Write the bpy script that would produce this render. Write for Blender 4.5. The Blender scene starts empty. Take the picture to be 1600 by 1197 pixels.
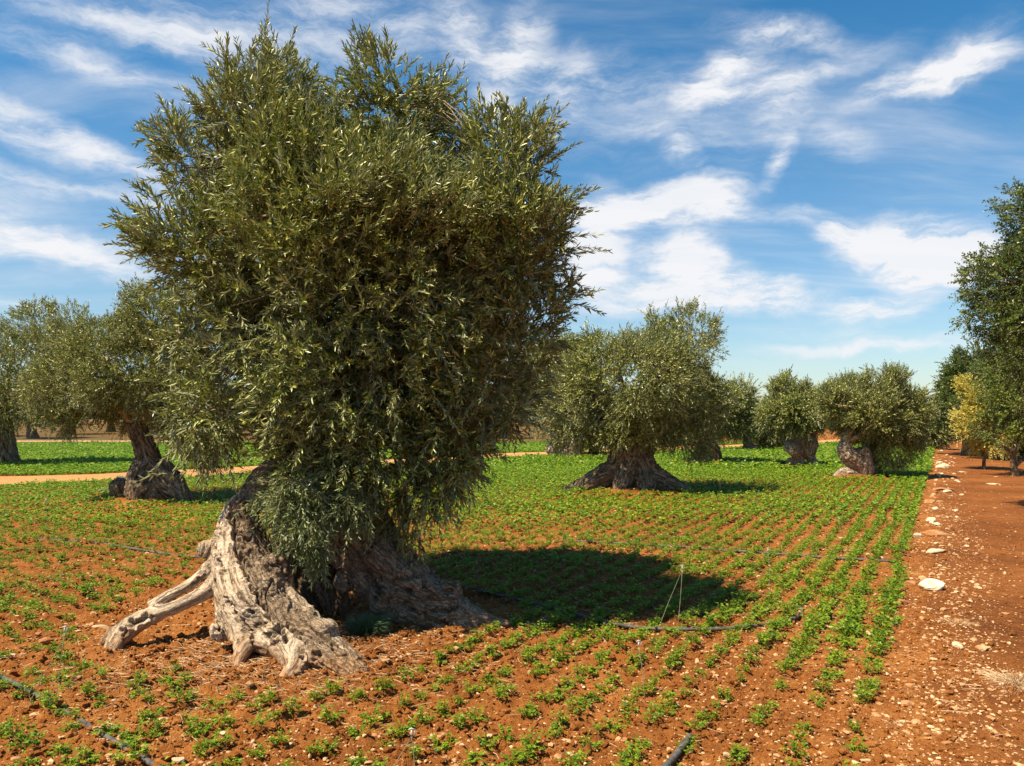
import bpy, math, random
import numpy as np
from mathutils import Vector
D = bpy.data
SC = bpy.context.scene
COL = SC.collection
R = math.radians
rng = np.random.default_rng(7)
random.seed(7)

# ------------------------------------------------------------------ camera
CAM_Z = 1.8
cam_d = D.cameras.new('camera'); cam = D.objects.new('camera', cam_d); COL.objects.link(cam)
cam.location = (0, 0, CAM_Z); cam.rotation_euler = (R(90), 0, 0)
cam_d.sensor_width = 36; cam_d.lens = 27.0
cam_d.shift_y = 56.5 / 1600
cam_d.clip_start = 0.05; cam_d.clip_end = 5000
SC.camera = cam

def P(px, py, Y):
    """ground plan helper: point seen at photo pixel (px,py) at distance Y"""
    return np.array([(px - 800) / 1200 * Y, Y, CAM_Z - (py - 655) / 1200 * Y])

def G(px, py):
    Y = CAM_Z * 1200 / (py - 655)
    return np.array([(px - 800) / 1200 * Y, Y])

# ------------------------------------------------------------------ light
SUN = Vector((-0.50, -0.33, 1.0)).normalized()
sl = D.lights.new('sun', 'SUN'); sl.energy = 5.0; sl.angle = R(0.53); sl.color = (1.0, 0.87, 0.64)
so = D.objects.new('sun', sl); COL.objects.link(so)
so.rotation_euler = SUN.to_track_quat('Z', 'Y').to_euler()
so.location = (-8, -8, 20)
SC.view_settings.view_transform = 'Standard'
SC.view_settings.look = 'None'
SC.view_settings.exposure = 0.97
SC.view_settings.gamma = 1.0
SC.render.engine = 'CYCLES'
SC.cycles.max_bounces = 6
SC.cycles.diffuse_bounces = 3
SC.cycles.glossy_bounces = 2
SC.cycles.transmission_bounces = 3
SC.cycles.transparent_max_bounces = 4
SC.cycles.sample_clamp_indirect = 4.0

# ------------------------------------------------------------------ node helper
class NT:
    def __init__(s, tree):
        s.t = tree; s.n = tree.nodes; s.l = tree.links
    def new(s, kind, **kw):
        n = s.n.new(kind)
        for k, v in kw.items():
            setattr(n, k, v)
        return n
    def put(s, sock, v):
        if hasattr(v, 'is_output') or isinstance(v, bpy.types.NodeSocket):
            s.l.new(v, sock)
        else:
            sock.default_value = v
    def math(s, op, a, b=0.0, c=None, clamp=False):
        n = s.new('ShaderNodeMath', operation=op, use_clamp=clamp)
        s.put(n.inputs[0], a); s.put(n.inputs[1], b)
        if c is not None: s.put(n.inputs[2], c)
        return n.outputs[0]
    def vmath(s, op, a, b=None, scale=None):
        n = s.new('ShaderNodeVectorMath', operation=op)
        s.put(n.inputs[0], a)
        if b is not None: s.put(n.inputs[1], b)
        if scale is not None: s.put(n.inputs['Scale'], scale)
        return n.outputs[0]
    def mix(s, f, a, b, blend='MIX'):
        n = s.new('ShaderNodeMix', data_type='RGBA', blend_type=blend)
        s.put(n.inputs[0], f); s.put(n.inputs[6], a); s.put(n.inputs[7], b)
        return n.outputs[2]
    def noise(s, vec, scale, detail=3.0, rough=0.55, dist=0.0, col=False, norm=True):
        n = s.new('ShaderNodeTexNoise')
        s.put(n.inputs['Vector'], vec); s.put(n.inputs['Scale'], scale)
        n.inputs['Detail'].default_value = detail; n.inputs['Roughness'].default_value = rough
        n.inputs['Distortion'].default_value = dist
        return n.outputs['Color' if col else 'Fac']
    def mapping(s, vec, loc=(0, 0, 0), rot=(0, 0, 0), sc=(1, 1, 1), typ='POINT'):
        n = s.new('ShaderNodeMapping', vector_type=typ)
        s.put(n.inputs['Vector'], vec)
        n.inputs['Location'].default_value = loc; n.inputs['Rotation'].default_value = rot; n.inputs['Scale'].default_value = sc
        return n.outputs[0]
    def smooth(s, v, lo, hi, a=0.0, b=1.0):
        n = s.new('ShaderNodeMapRange', interpolation_type='SMOOTHSTEP')
        s.put(n.inputs['Value'], v)
        n.inputs['From Min'].default_value = lo; n.inputs['From Max'].default_value = hi
        n.inputs['To Min'].default_value = a; n.inputs['To Max'].default_value = b
        return n.outputs[0]
    def ramp(s, v, stops):
        n = s.new('ShaderNodeValToRGB')
        s.put(n.inputs[0], v)
        cr = n.color_ramp
        while len(cr.elements) < len(stops): cr.elements.new(0.5)
        for e, (p, c) in zip(cr.elements, stops):
            e.position = p; e.color = (*c, 1)
        return n.outputs[0]

# ------------------------------------------------------------------ sky with cirrus
W = D.worlds.new('World'); SC.world = W; W.use_nodes = True
wt = NT(W.node_tree); wt.n.clear()
out = wt.new('ShaderNodeOutputWorld'); bg = wt.new('ShaderNodeBackground')
sky = wt.new('ShaderNodeTexSky', sky_type='NISHITA')
sky.sun_disc = False
sky.sun_elevation = math.asin(SUN.z); sky.sun_rotation = math.atan2(SUN.x, SUN.y)
sky.air_density = 1.0; sky.dust_density = 0.6; sky.ozone_density = 2.0
tc = wt.new('ShaderNodeTexCoord'); Dv = tc.outputs['Generated']
sep = wt.new('ShaderNodeSeparateXYZ'); wt.l.new(Dv, sep.inputs[0]); dz = sep.outputs['Z']
sat = wt.new('ShaderNodeHueSaturation')
wt.l.new(sky.outputs[0], sat.inputs['Color']); sat.inputs['Saturation'].default_value = 1.0
sat.inputs['Value'].default_value = 1.42
# deeper polarised blue towards the zenith, as through the photographer's air
deep = wt.ramp(wt.math('MULTIPLY', dz, 1.6, clamp=True), [(0.0, (0.98, 0.98, 0.96)), (0.30, (0.72, 0.95, 1.02)), (0.62, (0.36, 0.88, 1.08)), (0.95, (0.18, 0.74, 1.0))])
skyc = wt.mix(1.0, sat.outputs[0], deep, 'MULTIPLY')
# domain warp
wv = wt.noise(Dv, 5.0, 4, 0.6, col=True)
wv = wt.vmath('SUBTRACT', wv, (0.5, 0.5, 0.5))
Dw = wt.vmath('ADD', Dv, wt.vmath('SCALE', wv, scale=0.04))
wv2 = wt.vmath('SUBTRACT', wt.noise(Dv, 16.0, 4, 0.6, col=True), (0.5, 0.5, 0.5))
Dw = wt.vmath('ADD', Dw, wt.vmath('SCALE', wv2, scale=0.03))
blobs = [(60, 150, 420, 200, 15, .16), (500, 60, 420, 120, 0, .14), (1250, 180, 420, 140, 8, .22), (1100, 560, 500, 40, 0, .25),  # px, py, rx, rz, roll, strength
    (1035, 322, 135, 34, -4, 1.5), (935, 372, 66, 80, 0, 1.4), (1062, 405, 62, 52, -25, 1.3), (1130, 335, 60, 22, 15, 1.0),
    (1140, 432, 110, 26, 18, 1.1), (1010, 455, 150, 24, 6, 1.0), (1190, 474, 190, 22, 4, 1.0), (960, 480, 120, 20, 0, .8), (1240, 440, 30, 14, 0, .6),
    (1425, 388, 120, 54, 8, 1.7), (1470, 425, 80, 40, 0, 1.0), (1310, 362, 110, 22, 18, 1.0), (1380, 482, 75, 24, -6, 1.1), (1400, 536, 200, 12, 0, .7), (1330, 520, 160, 9, 3, .35),
    (1135, 118, 75, 36, -30, .8), (1150, 150, 110, 26, 12, .35), (1225, 52, 110, 24, 14, .8), (1290, 110, 120, 18, -10, .4), (1455, 120, 120, 26, -8, .95), (1515, 85, 80, 40, -35, .65),
    (1062, 238, 44, 22, 40, .6), (1218, 255, 16, 40, 25, .55), (1215, 165, 40, 60, 0, .45), (1320, 225, 50, 30, 30, .4),
    (815, 95, 46, 120, 25, .7), (740, 80, 40, 100, -28, .5), (880, 150, 40, 70, 30, .5), (960, 120, 160, 40, 10, .4), (1000, 210, 190, 60, 10, .3),
    (90, 392, 250, 34, 6, .85), (130, 440, 70, 12, -6, .6), (60, 215, 300, 36, 17, .5), (190, 255, 150, 24, 22, .4), (120, 300, 280, 18, 8, .4), (170, 40, 340, 30, 10, .36),
    (160, 110, 260, 30, 12, .45), (330, 60, 220, 40, 5, .4), (30, 470, 90, 14, 0, .4), (560, 30, 260, 70, 0, .5), (-260, 250, 300, 90, 10, .9), (1950, 300, 300, 90, 10, .8),
]
acc = None
for (bx, by, rx, rz, roll, st) in blobs:
    d = np.array([(bx - 800) / 1200, 1, (655 - by) / 1200]); L = np.linalg.norm(d); d = d / L
    yaw = -math.atan2(d[0], d[1]); pitch = math.asin(d[2])
    ca = math.cos(yaw)
    mp = wt.mapping(Dw, loc=tuple(d), rot=(pitch, R(roll), yaw), sc=(rx / 1200 / L * 1.3, 0.6, rz / 1200 / L * 1.3), typ='TEXTURE')
    g = wt.new('ShaderNodeTexGradient', gradient_type='SPHERICAL'); wt.l.new(mp, g.inputs[0])
    v = wt.math('MULTIPLY', g.outputs['Fac'], st)
    acc = v if acc is None else wt.math('ADD', acc, v)
# thin streaked veil laid on a high flat layer
zz = wt.math('ADD', wt.math('ABSOLUTE', dz), 0.10)
cmb = wt.new('ShaderNodeCombineXYZ')
for i in range(3): wt.l.new(zz, cmb.inputs[i])
lv = wt.new('ShaderNodeVectorMath', operation='DIVIDE'); wt.l.new(Dv, lv.inputs[0]); wt.l.new(cmb.outputs[0], lv.inputs[1])
wl = wt.vmath('SUBTRACT', wt.noise(lv.outputs[0], 0.8, 3, 0.6, col=True), (0.5, 0.5, 0.5))
lvw = wt.vmath('ADD', lv.outputs[0], wt.vmath('SCALE', wl, scale=0.45))
st = wt.mapping(lvw, rot=(0, 0, R(24)), sc=(0.55, 2.2, 1))
veil = wt.noise(st, 1.3, 8, 0.60, 0.0)
veil2 = wt.noise(wt.mapping(lvw, rot=(0, 0, R(-35)), sc=(0.8, 3.6, 1)), 2.4, 7, 0.62, 0.0)
veil_a = wt.math('MULTIPLY', wt.smooth(veil, 0.42, 0.78), wt.smooth(veil2, 0.25, 0.75, 0.35, 1.0))
veil_a = wt.math('MULTIPLY', veil_a, wt.smooth(dz, 0.03, 0.22, 0.12, 0.42))
fine = wt.noise(wt.mapping(Dw, rot=(R(10), R(14), 0), sc=(1, 1, 4.2)), 7.0, 9, 0.66, 0.12)
puff = wt.math('MULTIPLY', acc, wt.smooth(fine, 0.28, 0.72, 0.30, 1.45))
puff = wt.smooth(puff, 0.02, 1.0)
cl = wt.math('ADD', wt.math('MULTIPLY', puff, 0.95), veil_a, clamp=True)
cl = wt.math('MULTIPLY', cl, wt.smooth(dz, -0.02, 0.04))
skyf = wt.mix(cl, skyc, (9.2, 9.3, 9.6, 1))
wt.l.new(skyf, bg.inputs['Color']); bg.inputs['Strength'].default_value = 0.0505
wt.l.new(bg.outputs[0], out.inputs['Surface'])
W.cycles.sampling_method = 'MANUAL'; W.cycles.sample_map_resolution = 512

# ------------------------------------------------------------------ numpy noise
def _h(ix, iy, iz, seed):
    n = (ix * 374761393 + iy * 668265263 + iz * 2147483647 * 0 + iz * 1274126177 + seed * 982451653) & 0xFFFFFFFF
    n = ((n ^ (n >> 13)) * 1274126177) & 0xFFFFFFFF
    n = ((n ^ (n >> 16)) * 2246822519) & 0xFFFFFFFF
    n = n ^ (n >> 15)
    return (n & 0xFFFFFF) / float(0xFFFFFF)
def vnoise(x, y, z=None, seed=0):
    x = np.asarray(x, float); y = np.asarray(y, float)
    z = np.zeros_like(x) if z is None else np.asarray(z, float)
    ix, iy, iz = np.floor(x).astype(np.int64), np.floor(y).astype(np.int64), np.floor(z).astype(np.int64)
    fx, fy, fz = x - ix, y - iy, z - iz
    fx, fy, fz = [f * f * f * (f * (f * 6 - 15) + 10) for f in (fx, fy, fz)]
    o = 0
    for a in (0, 1):
        wa = fx if a else 1 - fx
        for b in (0, 1):
            wb = fy if b else 1 - fy
            for c in (0, 1):
                wc = fz if c else 1 - fz
                o = o + wa * wb * wc * _h(ix + a, iy + b, iz + c, seed)
    return o * 2 - 1
def fbm(x, y, z=None, oct=3, seed=0, rough=0.5):
    o = 0; a = 1; t = 0; s = 1
    z = np.zeros_like(np.asarray(x, float)) if z is None else z
    for k in range(oct):
        o = o + a * vnoise(x * s, y * s, z * s, seed + k * 17); t += a; a *= rough; s *= 2.03
    return o / t
def sstep(a, b, x):
    t = np.clip((x - a) / (b - a), 0, 1); return t * t * (3 - 2 * t)
def unit(v):
    return v / np.maximum(np.linalg.norm(v, axis=-1, keepdims=True), 1e-9)

def inpoly(x, y, poly):
    c = np.zeros(len(x), bool); j = len(poly) - 1
    for i in range(len(poly)):
        xi, yi = poly[i]; xj, yj = poly[j]
        m = ((yi > y) != (yj > y)) & (x < (xj - xi) * (y - yi) / (yj - yi + 1e-12) + xi); c ^= m; j = i
    return c

# ------------------------------------------------------------------ mesh helpers
def mesh_np(name, verts, quads=None, tris=None, mat=None, smooth=False, attrs=None):
    me = D.meshes.new(name)
    verts = np.asarray(verts, np.float32)
    parts = []; starts = []; n = 0
    if quads is not None and len(quads):
        q = np.asarray(quads, np.int32); parts.append(q.ravel()); starts.append(np.arange(len(q)) * 4); n = len(q) * 4
    if tris is not None and len(tris):
        t = np.asarray(tris, np.int32); parts.append(t.ravel()); starts.append(n + np.arange(len(t)) * 3)
    loops = np.concatenate(parts); ls = np.concatenate(starts).astype(np.int32)
    me.vertices.add(len(verts)); me.vertices.foreach_set('co', verts.ravel())
    me.loops.add(len(loops)); me.loops.foreach_set('vertex_index', loops.astype(np.int32))
    me.polygons.add(len(ls)); me.polygons.foreach_set('loop_start', ls)
    me.update(calc_edges=True)
    me.polygons.foreach_set('use_smooth', np.full(len(ls), bool(smooth)))
    if attrs:
        for k, (typ, arr) in attrs.items():
            at = me.attributes.new(k, typ, 'POINT')
            at.data.foreach_set('vector' if typ == 'FLOAT_VECTOR' else 'value', np.asarray(arr, np.float32).ravel())
    if mat: me.materials.append(mat)
    return me
def link(name, me, parent=None, loc=None):
    o = D.objects.new(name, me); COL.objects.link(o)
    if parent: o.parent = parent
    if loc is not None: o.location = loc
    return o
def tag(o, label=None, cat=None, group=None, kind=None):
    if label: o['label'] = label
    if cat: o['category'] = cat
    if group: o['group'] = group
    if kind: o['kind'] = kind
    return o
def empty(name, loc, label, cat, group=None):
    o = D.objects.new(name, None); COL.objects.link(o); o.location = loc; o.empty_display_size = .2
    return tag(o, label, cat, group)

def spline(pts, n):
    """Catmull-Rom through rows of any width"""
    p = np.asarray(pts, float)
    p = np.vstack([2 * p[0] - p[1], p, 2 * p[-1] - p[-2]])
    t = np.linspace(0, len(p) - 3 - 1e-6, n); k = t.astype(int); f = (t - k)[:, None]
    a, b, c, d = p[k], p[k + 1], p[k + 2], p[k + 3]
    return 0.5 * ((2 * b) + (c - a) * f + (2 * a - 5 * b + 4 * c - d) * f ** 2 + (3 * b - a - 3 * c + d) * f ** 3)
def frames(c):
    T = unit(np.gradient(c, axis=0)); U = np.zeros_like(T)
    a = np.array([0, 0, 1.0]) if abs(T[0, 2]) < .9 else np.array([1.0, 0, 0])
    u = a - T[0] * a.dot(T[0]); u /= np.linalg.norm(u); U[0] = u
    for i in range(1, len(T)):
        u = u - T[i] * u.dot(T[i]); u /= max(np.linalg.norm(u), 1e-9); U[i] = u
    return T, U, np.cross(T, U)
def sweep(c, r, seg=8, cap=True, rmod=None):
    c = np.asarray(c, float); r = np.asarray(r, float)
    T, U, V = frames(c); n = len(c)
    th = np.arange(seg) / seg * 2 * np.pi
    rr = np.repeat(r[:, None], seg, 1)
    if rmod is not None: rr = rr * rmod(np.arange(n)[:, None] / n, th[None, :])
    v = c[:, None] + rr[..., None] * (np.cos(th)[None, :, None] * U[:, None] + np.sin(th)[None, :, None] * V[:, None])
    v = v.reshape(-1, 3)
    i = np.arange(n - 1)[:, None] * seg; j = np.arange(seg)[None]; j2 = (j + 1) % seg
    q = np.stack([i + j, i + j2, i + seg + j2, i + seg + j], -1).reshape(-1, 4)
    t = None
    if cap:
        v = np.vstack([v, c[0], c[-1]]); a, b = n * seg, n * seg + 1; jj = np.arange(seg); j3 = (jj + 1) % seg
        t = np.vstack([np.stack([np.full(seg, a), j3, jj], 1), np.stack([np.full(seg, b), (n - 1) * seg + jj, (n - 1) * seg + j3], 1)])
    return v, q, t
class MB:
    def __init__(s): s.v = []; s.q = []; s.t = []; s.n = 0
    def add(s, v, q=None, t=None):
        s.v.append(v)
        if q is not None and len(q): s.q.append(np.asarray(q) + s.n)
        if t is not None and len(t): s.t.append(np.asarray(t) + s.n)
        s.n += len(v)
    def tube(s, c, r, seg=8, n=None, cap=True):
        c = np.asarray(c, float)
        r = np.full(len(c), r) if np.isscalar(r) else np.asarray(r, float)
        if n:
            cr = spline(np.hstack([c, r[:, None]]), n); c, r = cr[:, :3], np.maximum(cr[:, 3], 1e-4)
        s.add(*sweep(c, r, seg, cap)); return s
    def box(s, lo, hi):
        lo, hi = np.array(lo, float), np.array(hi, float)
        v = np.array([[(hi if i else lo)[0], (hi if j else lo)[1], (hi if k else lo)[2]] for i in (0, 1) for j in (0, 1) for k in (0, 1)])
        s.add(v, [[0, 1, 3, 2], [4, 6, 7, 5], [0, 4, 5, 1], [2, 3, 7, 6], [0, 2, 6, 4], [1, 5, 7, 3]]); return s
    def mesh(s, name, mat, smooth=True, off=None, attrs=None):
        v = np.vstack(s.v)
        if off is not None: v = v - np.asarray(off)
        return mesh_np(name, v, np.vstack(s.q) if s.q else None, np.vstack(s.t) if s.t else None, mat, smooth, attrs)

# ------------------------------------------------------------------ materials
def material(name):
    m = D.materials.new(name); m.use_nodes = True
    t = NT(m.node_tree); t.n.clear()
    o = t.new('ShaderNodeOutputMaterial'); b = t.new('ShaderNodeBsdfPrincipled')
    t.l.new(b.outputs[0], o.inputs['Surface'])
    return m, t, b, o
def soil_mat(name, dark, mid, light, dust=0.5, rough_scale=1.0):
    m, t, b, o = material(name)
    co = t.new('ShaderNodeNewGeometry').outputs['Position']
    n1 = t.noise(co, 0.55, 5, 0.6); n2 = t.noise(co, 9, 6, 0.65); n3 = t.noise(co, 46, 4, 0.7); n4 = t.noise(co, 190, 2, .6)
    f = t.math('ADD', t.math('MULTIPLY', n1, .42), t.math('ADD', t.math('MULTIPLY', n2, .33), t.math('MULTIPLY', n3, .25)))
    c = t.ramp(f, [(0.36, dark), (0.5, mid), (0.64, light)])
    # pale lime grit
    v = t.new('ShaderNodeTexVoronoi'); t.l.new(co, v.inputs['Vector']); v.inputs['Scale'].default_value = 58; v.inputs['Randomness'].default_value = 1
    grit = t.math('MULTIPLY', t.smooth(v.outputs['Distance'], 0.12, 0.26, 1, 0), t.smooth(n2, .45, .6))
    sepc = t.new('ShaderNodeSeparateColor'); t.l.new(v.outputs['Color'], sepc.inputs[0])
    grit = t.math('MULTIPLY', grit, t.smooth(sepc.outputs[0], 1 - dust, 1 - dust + .1))
    c = t.mix(grit, c, (0.55, 0.33, 0.17, 1))
    t.l.new(c, b.inputs['Base Color']); b.inputs['Roughness'].default_value = 0.95; b.inputs['Specular IOR Level'].default_value = 0.15
    bump = t.new('ShaderNodeBump'); bump.inputs['Strength'].default_value = 1.0; bump.inputs['Distance'].default_value = 0.035
    hgt = t.math('ADD', t.math('MULTIPLY', n3, .7), t.math('ADD', t.math('MULTIPLY', n4, .25), t.math('MULTIPLY', n2, 1.2)))
    t.l.new(hgt, bump.inputs['Height']); t.l.new(bump.outputs[0], b.inputs['Normal'])
    return m
M_field = soil_mat('red_soil', (0.125, 0.040, 0.009), (0.275, 0.093, 0.019), (0.43, 0.175, 0.047), 0.6)
M_path = soil_mat('path_soil', (0.105, 0.033, 0.008), (0.225, 0.073, 0.016), (0.35, 0.13, 0.034), 0.25)
M_track = soil_mat('sandy_soil', (0.40, 0.20, 0.07), (0.48, 0.25, 0.09), (0.56, 0.30, 0.12), 0.5)
M_brown = soil_mat('brown_soil', (0.07, 0.045, 0.016), (0.12, 0.07, 0.022), (0.18, 0.10, 0.035), 0.2)

def leaf_mat(name, cols, back, trans=(0.20, 0.26, 0.03), tfac=0.22, rough=0.42, spec=0.45, sprig=None):
    m, t, b, o = material(name)
    geo = t.new('ShaderNodeNewGeometry'); rnd = geo.outputs['Random Per Island']
    n = t.math('ADD', t.math('MULTIPLY', t.noise(geo.outputs['Position'], 0.9, 3, 0.6), .55), t.math('MULTIPLY', t.noise(geo.outputs['Position'], 4.5, 2, 0.6), .6))
    c = t.ramp(t.math('ADD', t.math('MULTIPLY', rnd, 0.66), t.math('SUBTRACT', t.math('MULTIPLY', n, 0.62), .16)), cols)
    c = t.mix(geo.outputs['Backfacing'], c, (*back, 1))
    t.l.new(c, b.inputs['Base Color'])
    t.l.new(t.math('ADD', t.math('MULTIPLY', geo.outputs['Backfacing'], .3), rough), b.inputs['Roughness'])
    b.inputs['Specular IOR Level'].default_value = spec
    tr = t.new('ShaderNodeBsdfTranslucent'); t.l.new(t.mix(0.5, c, (*trans, 1)), tr.inputs[0])
    mx = t.new('ShaderNodeMixShader'); mx.inputs[0].default_value = tfac
    t.l.new(b.outputs[0], mx.inputs[1]); t.l.new(tr.outputs[0], mx.inputs[2]); t.l.new(mx.outputs[0], o.inputs['Surface'])
    return m
M_olive = leaf_mat('olive_leaf', [(0.08, (0.012, 0.025, 0.003)), (0.36, (0.046, 0.075, 0.009)), (0.57, (0.165, 0.200, 0.027)), (0.86, (0.60, 0.58, 0.18))], (0.25, 0.26, 0.12), trans=(.26, .32, .02), tfac=.13, rough=.36)  # leaf tones spread wide: shade in the dark stops, sun glints in the bright
M_sprig = leaf_mat('young_olive_leaf', [(0.05, (0.04, 0.06, 0.014)), (0.5, (0.11, 0.14, 0.04)), (0.98, (0.26, 0.29, 0.10))], (0.25, 0.28, 0.13))
M_carob = leaf_mat('carob_leaf', [(0.05, (0.012, 0.030, 0.004)), (0.5, (0.045, 0.080, 0.010)), (0.95, (0.20, 0.24, 0.03))], (0.13, 0.17, 0.05), rough=.35)
M_green = leaf_mat('bright_leaf', [(0.05, (0.03, 0.065, 0.008)), (0.5, (0.12, 0.17, 0.02)), (0.95, (0.34, 0.36, 0.05))], (0.13, 0.16, 0.05))
M_yellow = leaf_mat('yellow_leaf', [(0.05, (0.12, 0.16, 0.02)), (0.4, (0.42, 0.36, 0.04)), (0.95, (0.72, 0.58, 0.12))], (0.6, 0.5, 0.15), trans=(.6, .45, .05), tfac=.3)
M_crop = leaf_mat('crop_leaf', [(0.05, (0.040, 0.100, 0.008)), (0.5, (0.150, 0.235, 0.009)), (0.9, (0.30, 0.37, 0.016)), (1.0, (0.45, 0.45, 0.04))], (0.10, 0.20, 0.04), trans=(0.25, 0.5, 0.03), tfac=.33, rough=.5, spec=.3)
M_weed = leaf_mat('feathery_leaf', [(0.05, (0.03, 0.06, 0.02)), (0.5, (0.07, 0.12, 0.05)), (0.95, (0.12, 0.19, 0.07))], (0.10, 0.15, 0.06))
M_straw = leaf_mat('straw', [(0.05, (0.30, 0.17, 0.08)), (0.5, (0.48, 0.31, 0.17)), (0.95, (0.66, 0.50, 0.32))], (0.5, 0.35, 0.2), trans=(.4, .3, .15), tfac=.1, rough=.7, spec=.1)

def bark_mat(name, pale, mid, dark, use_tone=False):
    m, t, b, o = material(name)
    at = t.new('ShaderNodeAttribute'); at.attribute_name = 'grain'; g = at.outputs['Vector']
    geo = t.new('ShaderNodeNewGeometry'); pos = geo.outputs['Position']
    warp = t.vmath('SCALE', t.vmath('SUBTRACT', t.noise(pos, 6, 3, .6, col=True), (.5, .5, .5)), scale=.05)
    gw = t.vmath('ADD', g, warp)
    f1 = t.noise(gw, 16, 6, .68); f2 = t.noise(gw, 70, 5, .7); n3 = t.noise(pos, 5, 4, .6); n4 = t.noise(pos, 60, 4, .75)
    f = t.math('ADD', t.math('MULTIPLY', f1, .5), t.math('ADD', t.math('MULTIPLY', f2, .3), t.math('MULTIPLY', n3, .2)))
    c = t.ramp(f, [(0.40, dark), (0.47, mid), (0.555, pale)])
    f3 = t.noise(gw, 42, 4, .6); c = t.mix(t.smooth(f3, .46, .36, 0, .7), c, tuple(v * .5 for v in dark) + (1,))
    if use_tone:
        at2 = t.new('ShaderNodeAttribute'); at2.attribute_name = 'tone'
        brown = t.ramp(t.math('ADD', t.math('MULTIPLY', f, .6), t.math('MULTIPLY', n4, .4)), [(0.36, (0.055, 0.030, 0.015)), (0.5, (0.17, 0.105, 0.06)), (0.66, (0.34, 0.24, 0.16))])
        ton = t.math('ADD', at2.outputs['Fac'], t.math('MULTIPLY', t.math('SUBTRACT', n3, .5), .5), clamp=True)
        c = t.mix(ton, c, brown)
        sx = t.new('ShaderNodeSeparateXYZ'); t.l.new(pos, sx.inputs[0])
        low = t.math('MULTIPLY', t.smooth(t.math('ADD', sx.outputs['Z'], t.math('MULTIPLY', t.math('SUBTRACT', n3, .5), .35)), 0.02, 0.22, .75, 0), t.smooth(n4, .35, .6))
        c = t.mix(low, c, (0.38, 0.17, 0.06, 1))
    vo = t.new('ShaderNodeTexVoronoi', feature='DISTANCE_TO_EDGE'); t.l.new(t.vmath('ADD', gw, t.vmath('SCALE', t.vmath('SUBTRACT', t.noise(pos, 30, 3, .6, col=True), (.5, .5, .5)), scale=.03)), vo.inputs['Vector']); vo.inputs['Scale'].default_value = 34 if use_tone else 14
    plate = t.smooth(vo.outputs['Distance'], 0.0, 0.09, 1, 0)
    plm = t.math('MULTIPLY', plate, ton if use_tone else t.smooth(n3, .4, .6, .2, .9))
    c = t.mix(t.math('MULTIPLY', plm, .75), c, tuple(v * .6 for v in dark) + (1,))
    t.l.new(c, b.inputs['Base Color']); b.inputs['Roughness'].default_value = .88; b.inputs['Specular IOR Level'].default_value = .2
    bp = t.new('ShaderNodeBump'); bp.inputs['Strength'].default_value = 1.0; bp.inputs['Distance'].default_value = .022
    h = t.math('ADD', f1, t.math('ADD', t.math('MULTIPLY', f2, .45), t.math('MULTIPLY', n4, .5)))
    h = t.math('SUBTRACT', h, t.math('MULTIPLY', plm, .7)); h = t.math('SUBTRACT', h, t.smooth(f3, .46, .38, 0, .5))
    t.l.new(h, bp.inputs['Height']); t.l.new(bp.outputs[0], b.inputs['Normal'])
    return m
M_bark = bark_mat('pale_olive_wood', (0.62, 0.49, 0.36), (0.41, 0.30, 0.20), (0.11, 0.066, 0.035), True)
M_bark2 = bark_mat('olive_bark', (0.34, 0.245, 0.16), (0.185, 0.122, 0.072), (0.04, 0.025, 0.014))
M_bark3 = bark_mat('pale_sunlit_bark', (0.56, 0.43, 0.32), (0.34, 0.24, 0.16), (0.08, 0.05, 0.03))  # pale bark, colour also lightened for sunlight the shaded trunks lack
M_twig = bark_mat('twig_bark', (0.42, 0.33, 0.20), (0.26, 0.19, 0.10), (0.10, 0.07, 0.035))
def plain(name, col, rough=.6, spec=.3, var=.25, sc=20):
    m, t, b, o = material(name)
    pos = t.new('ShaderNodeNewGeometry').outputs['Position']
    n = t.noise(pos, sc, 4, .6)
    c = t.mix(t.smooth(n, .3, .7), tuple(x * (1 - var) for x in col) + (1,), tuple(min(1, x * (1 + var)) for x in col) + (1,))
    t.l.new(c, b.inputs['Base Color']); b.inputs['Roughness'].default_value = rough; b.inputs['Specular IOR Level'].default_value = spec
    return m
M_hose = plain('black_plastic', (0.085, 0.075, 0.066), .65, .3, .45, 30)
M_white = plain('white_plastic', (0.45, 0.43, 0.4), .4, .4, .1)
M_tubeg = plain('dusty_tube', (0.30, 0.24, 0.15), .5, .4, .3)
M_fruit = plain('green_olive', (0.26, 0.34, 0.07), .35, .5, .3)
def stone_mat(name, a, b_, rust):
    m, t, b, o = material(name)
    geo = t.new('ShaderNodeNewGeometry'); pos = geo.outputs['Position']
    n = t.noise(pos, 7, 5, .65); n2 = t.noise(pos, 60, 4, .7)
    c = t.mix(geo.outputs['Random Per Island'], (*a, 1), (*b_, 1))
    c = t.mix(t.math('MULTIPLY', t.smooth(n, .42, .62), .75), c, (*rust, 1))
    c = t.mix(t.smooth(n2, .3, .7, .25, 0), c, (0.12, .06, .03, 1))
    t.l.new(c, b.inputs['Base Color']); b.inputs['Roughness'].default_value = .9; b.inputs['Specular IOR Level'].default_value = .2
    bp = t.new('ShaderNodeBump'); bp.inputs['Strength'].default_value = .6; bp.inputs['Distance'].default_value = .01
    t.l.new(t.math('ADD', n, t.math('MULTIPLY', n2, .5)), bp.inputs['Height']); t.l.new(bp.outputs[0], b.inputs['Normal'])
    return m
M_grav = stone_mat('gravel_stone', (0.40, 0.20, 0.08), (0.66, 0.46, 0.26), (0.36, 0.15, 0.05))
M_pale = stone_mat('pale_limestone', (0.56, 0.44, 0.28), (0.68, 0.58, 0.42), (0.42, 0.23, 0.10))
M_rust = stone_mat('rusty_stone', (0.36, 0.17, 0.07), (0.46, 0.25, 0.11), (0.32, 0.12, 0.04))

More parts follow.
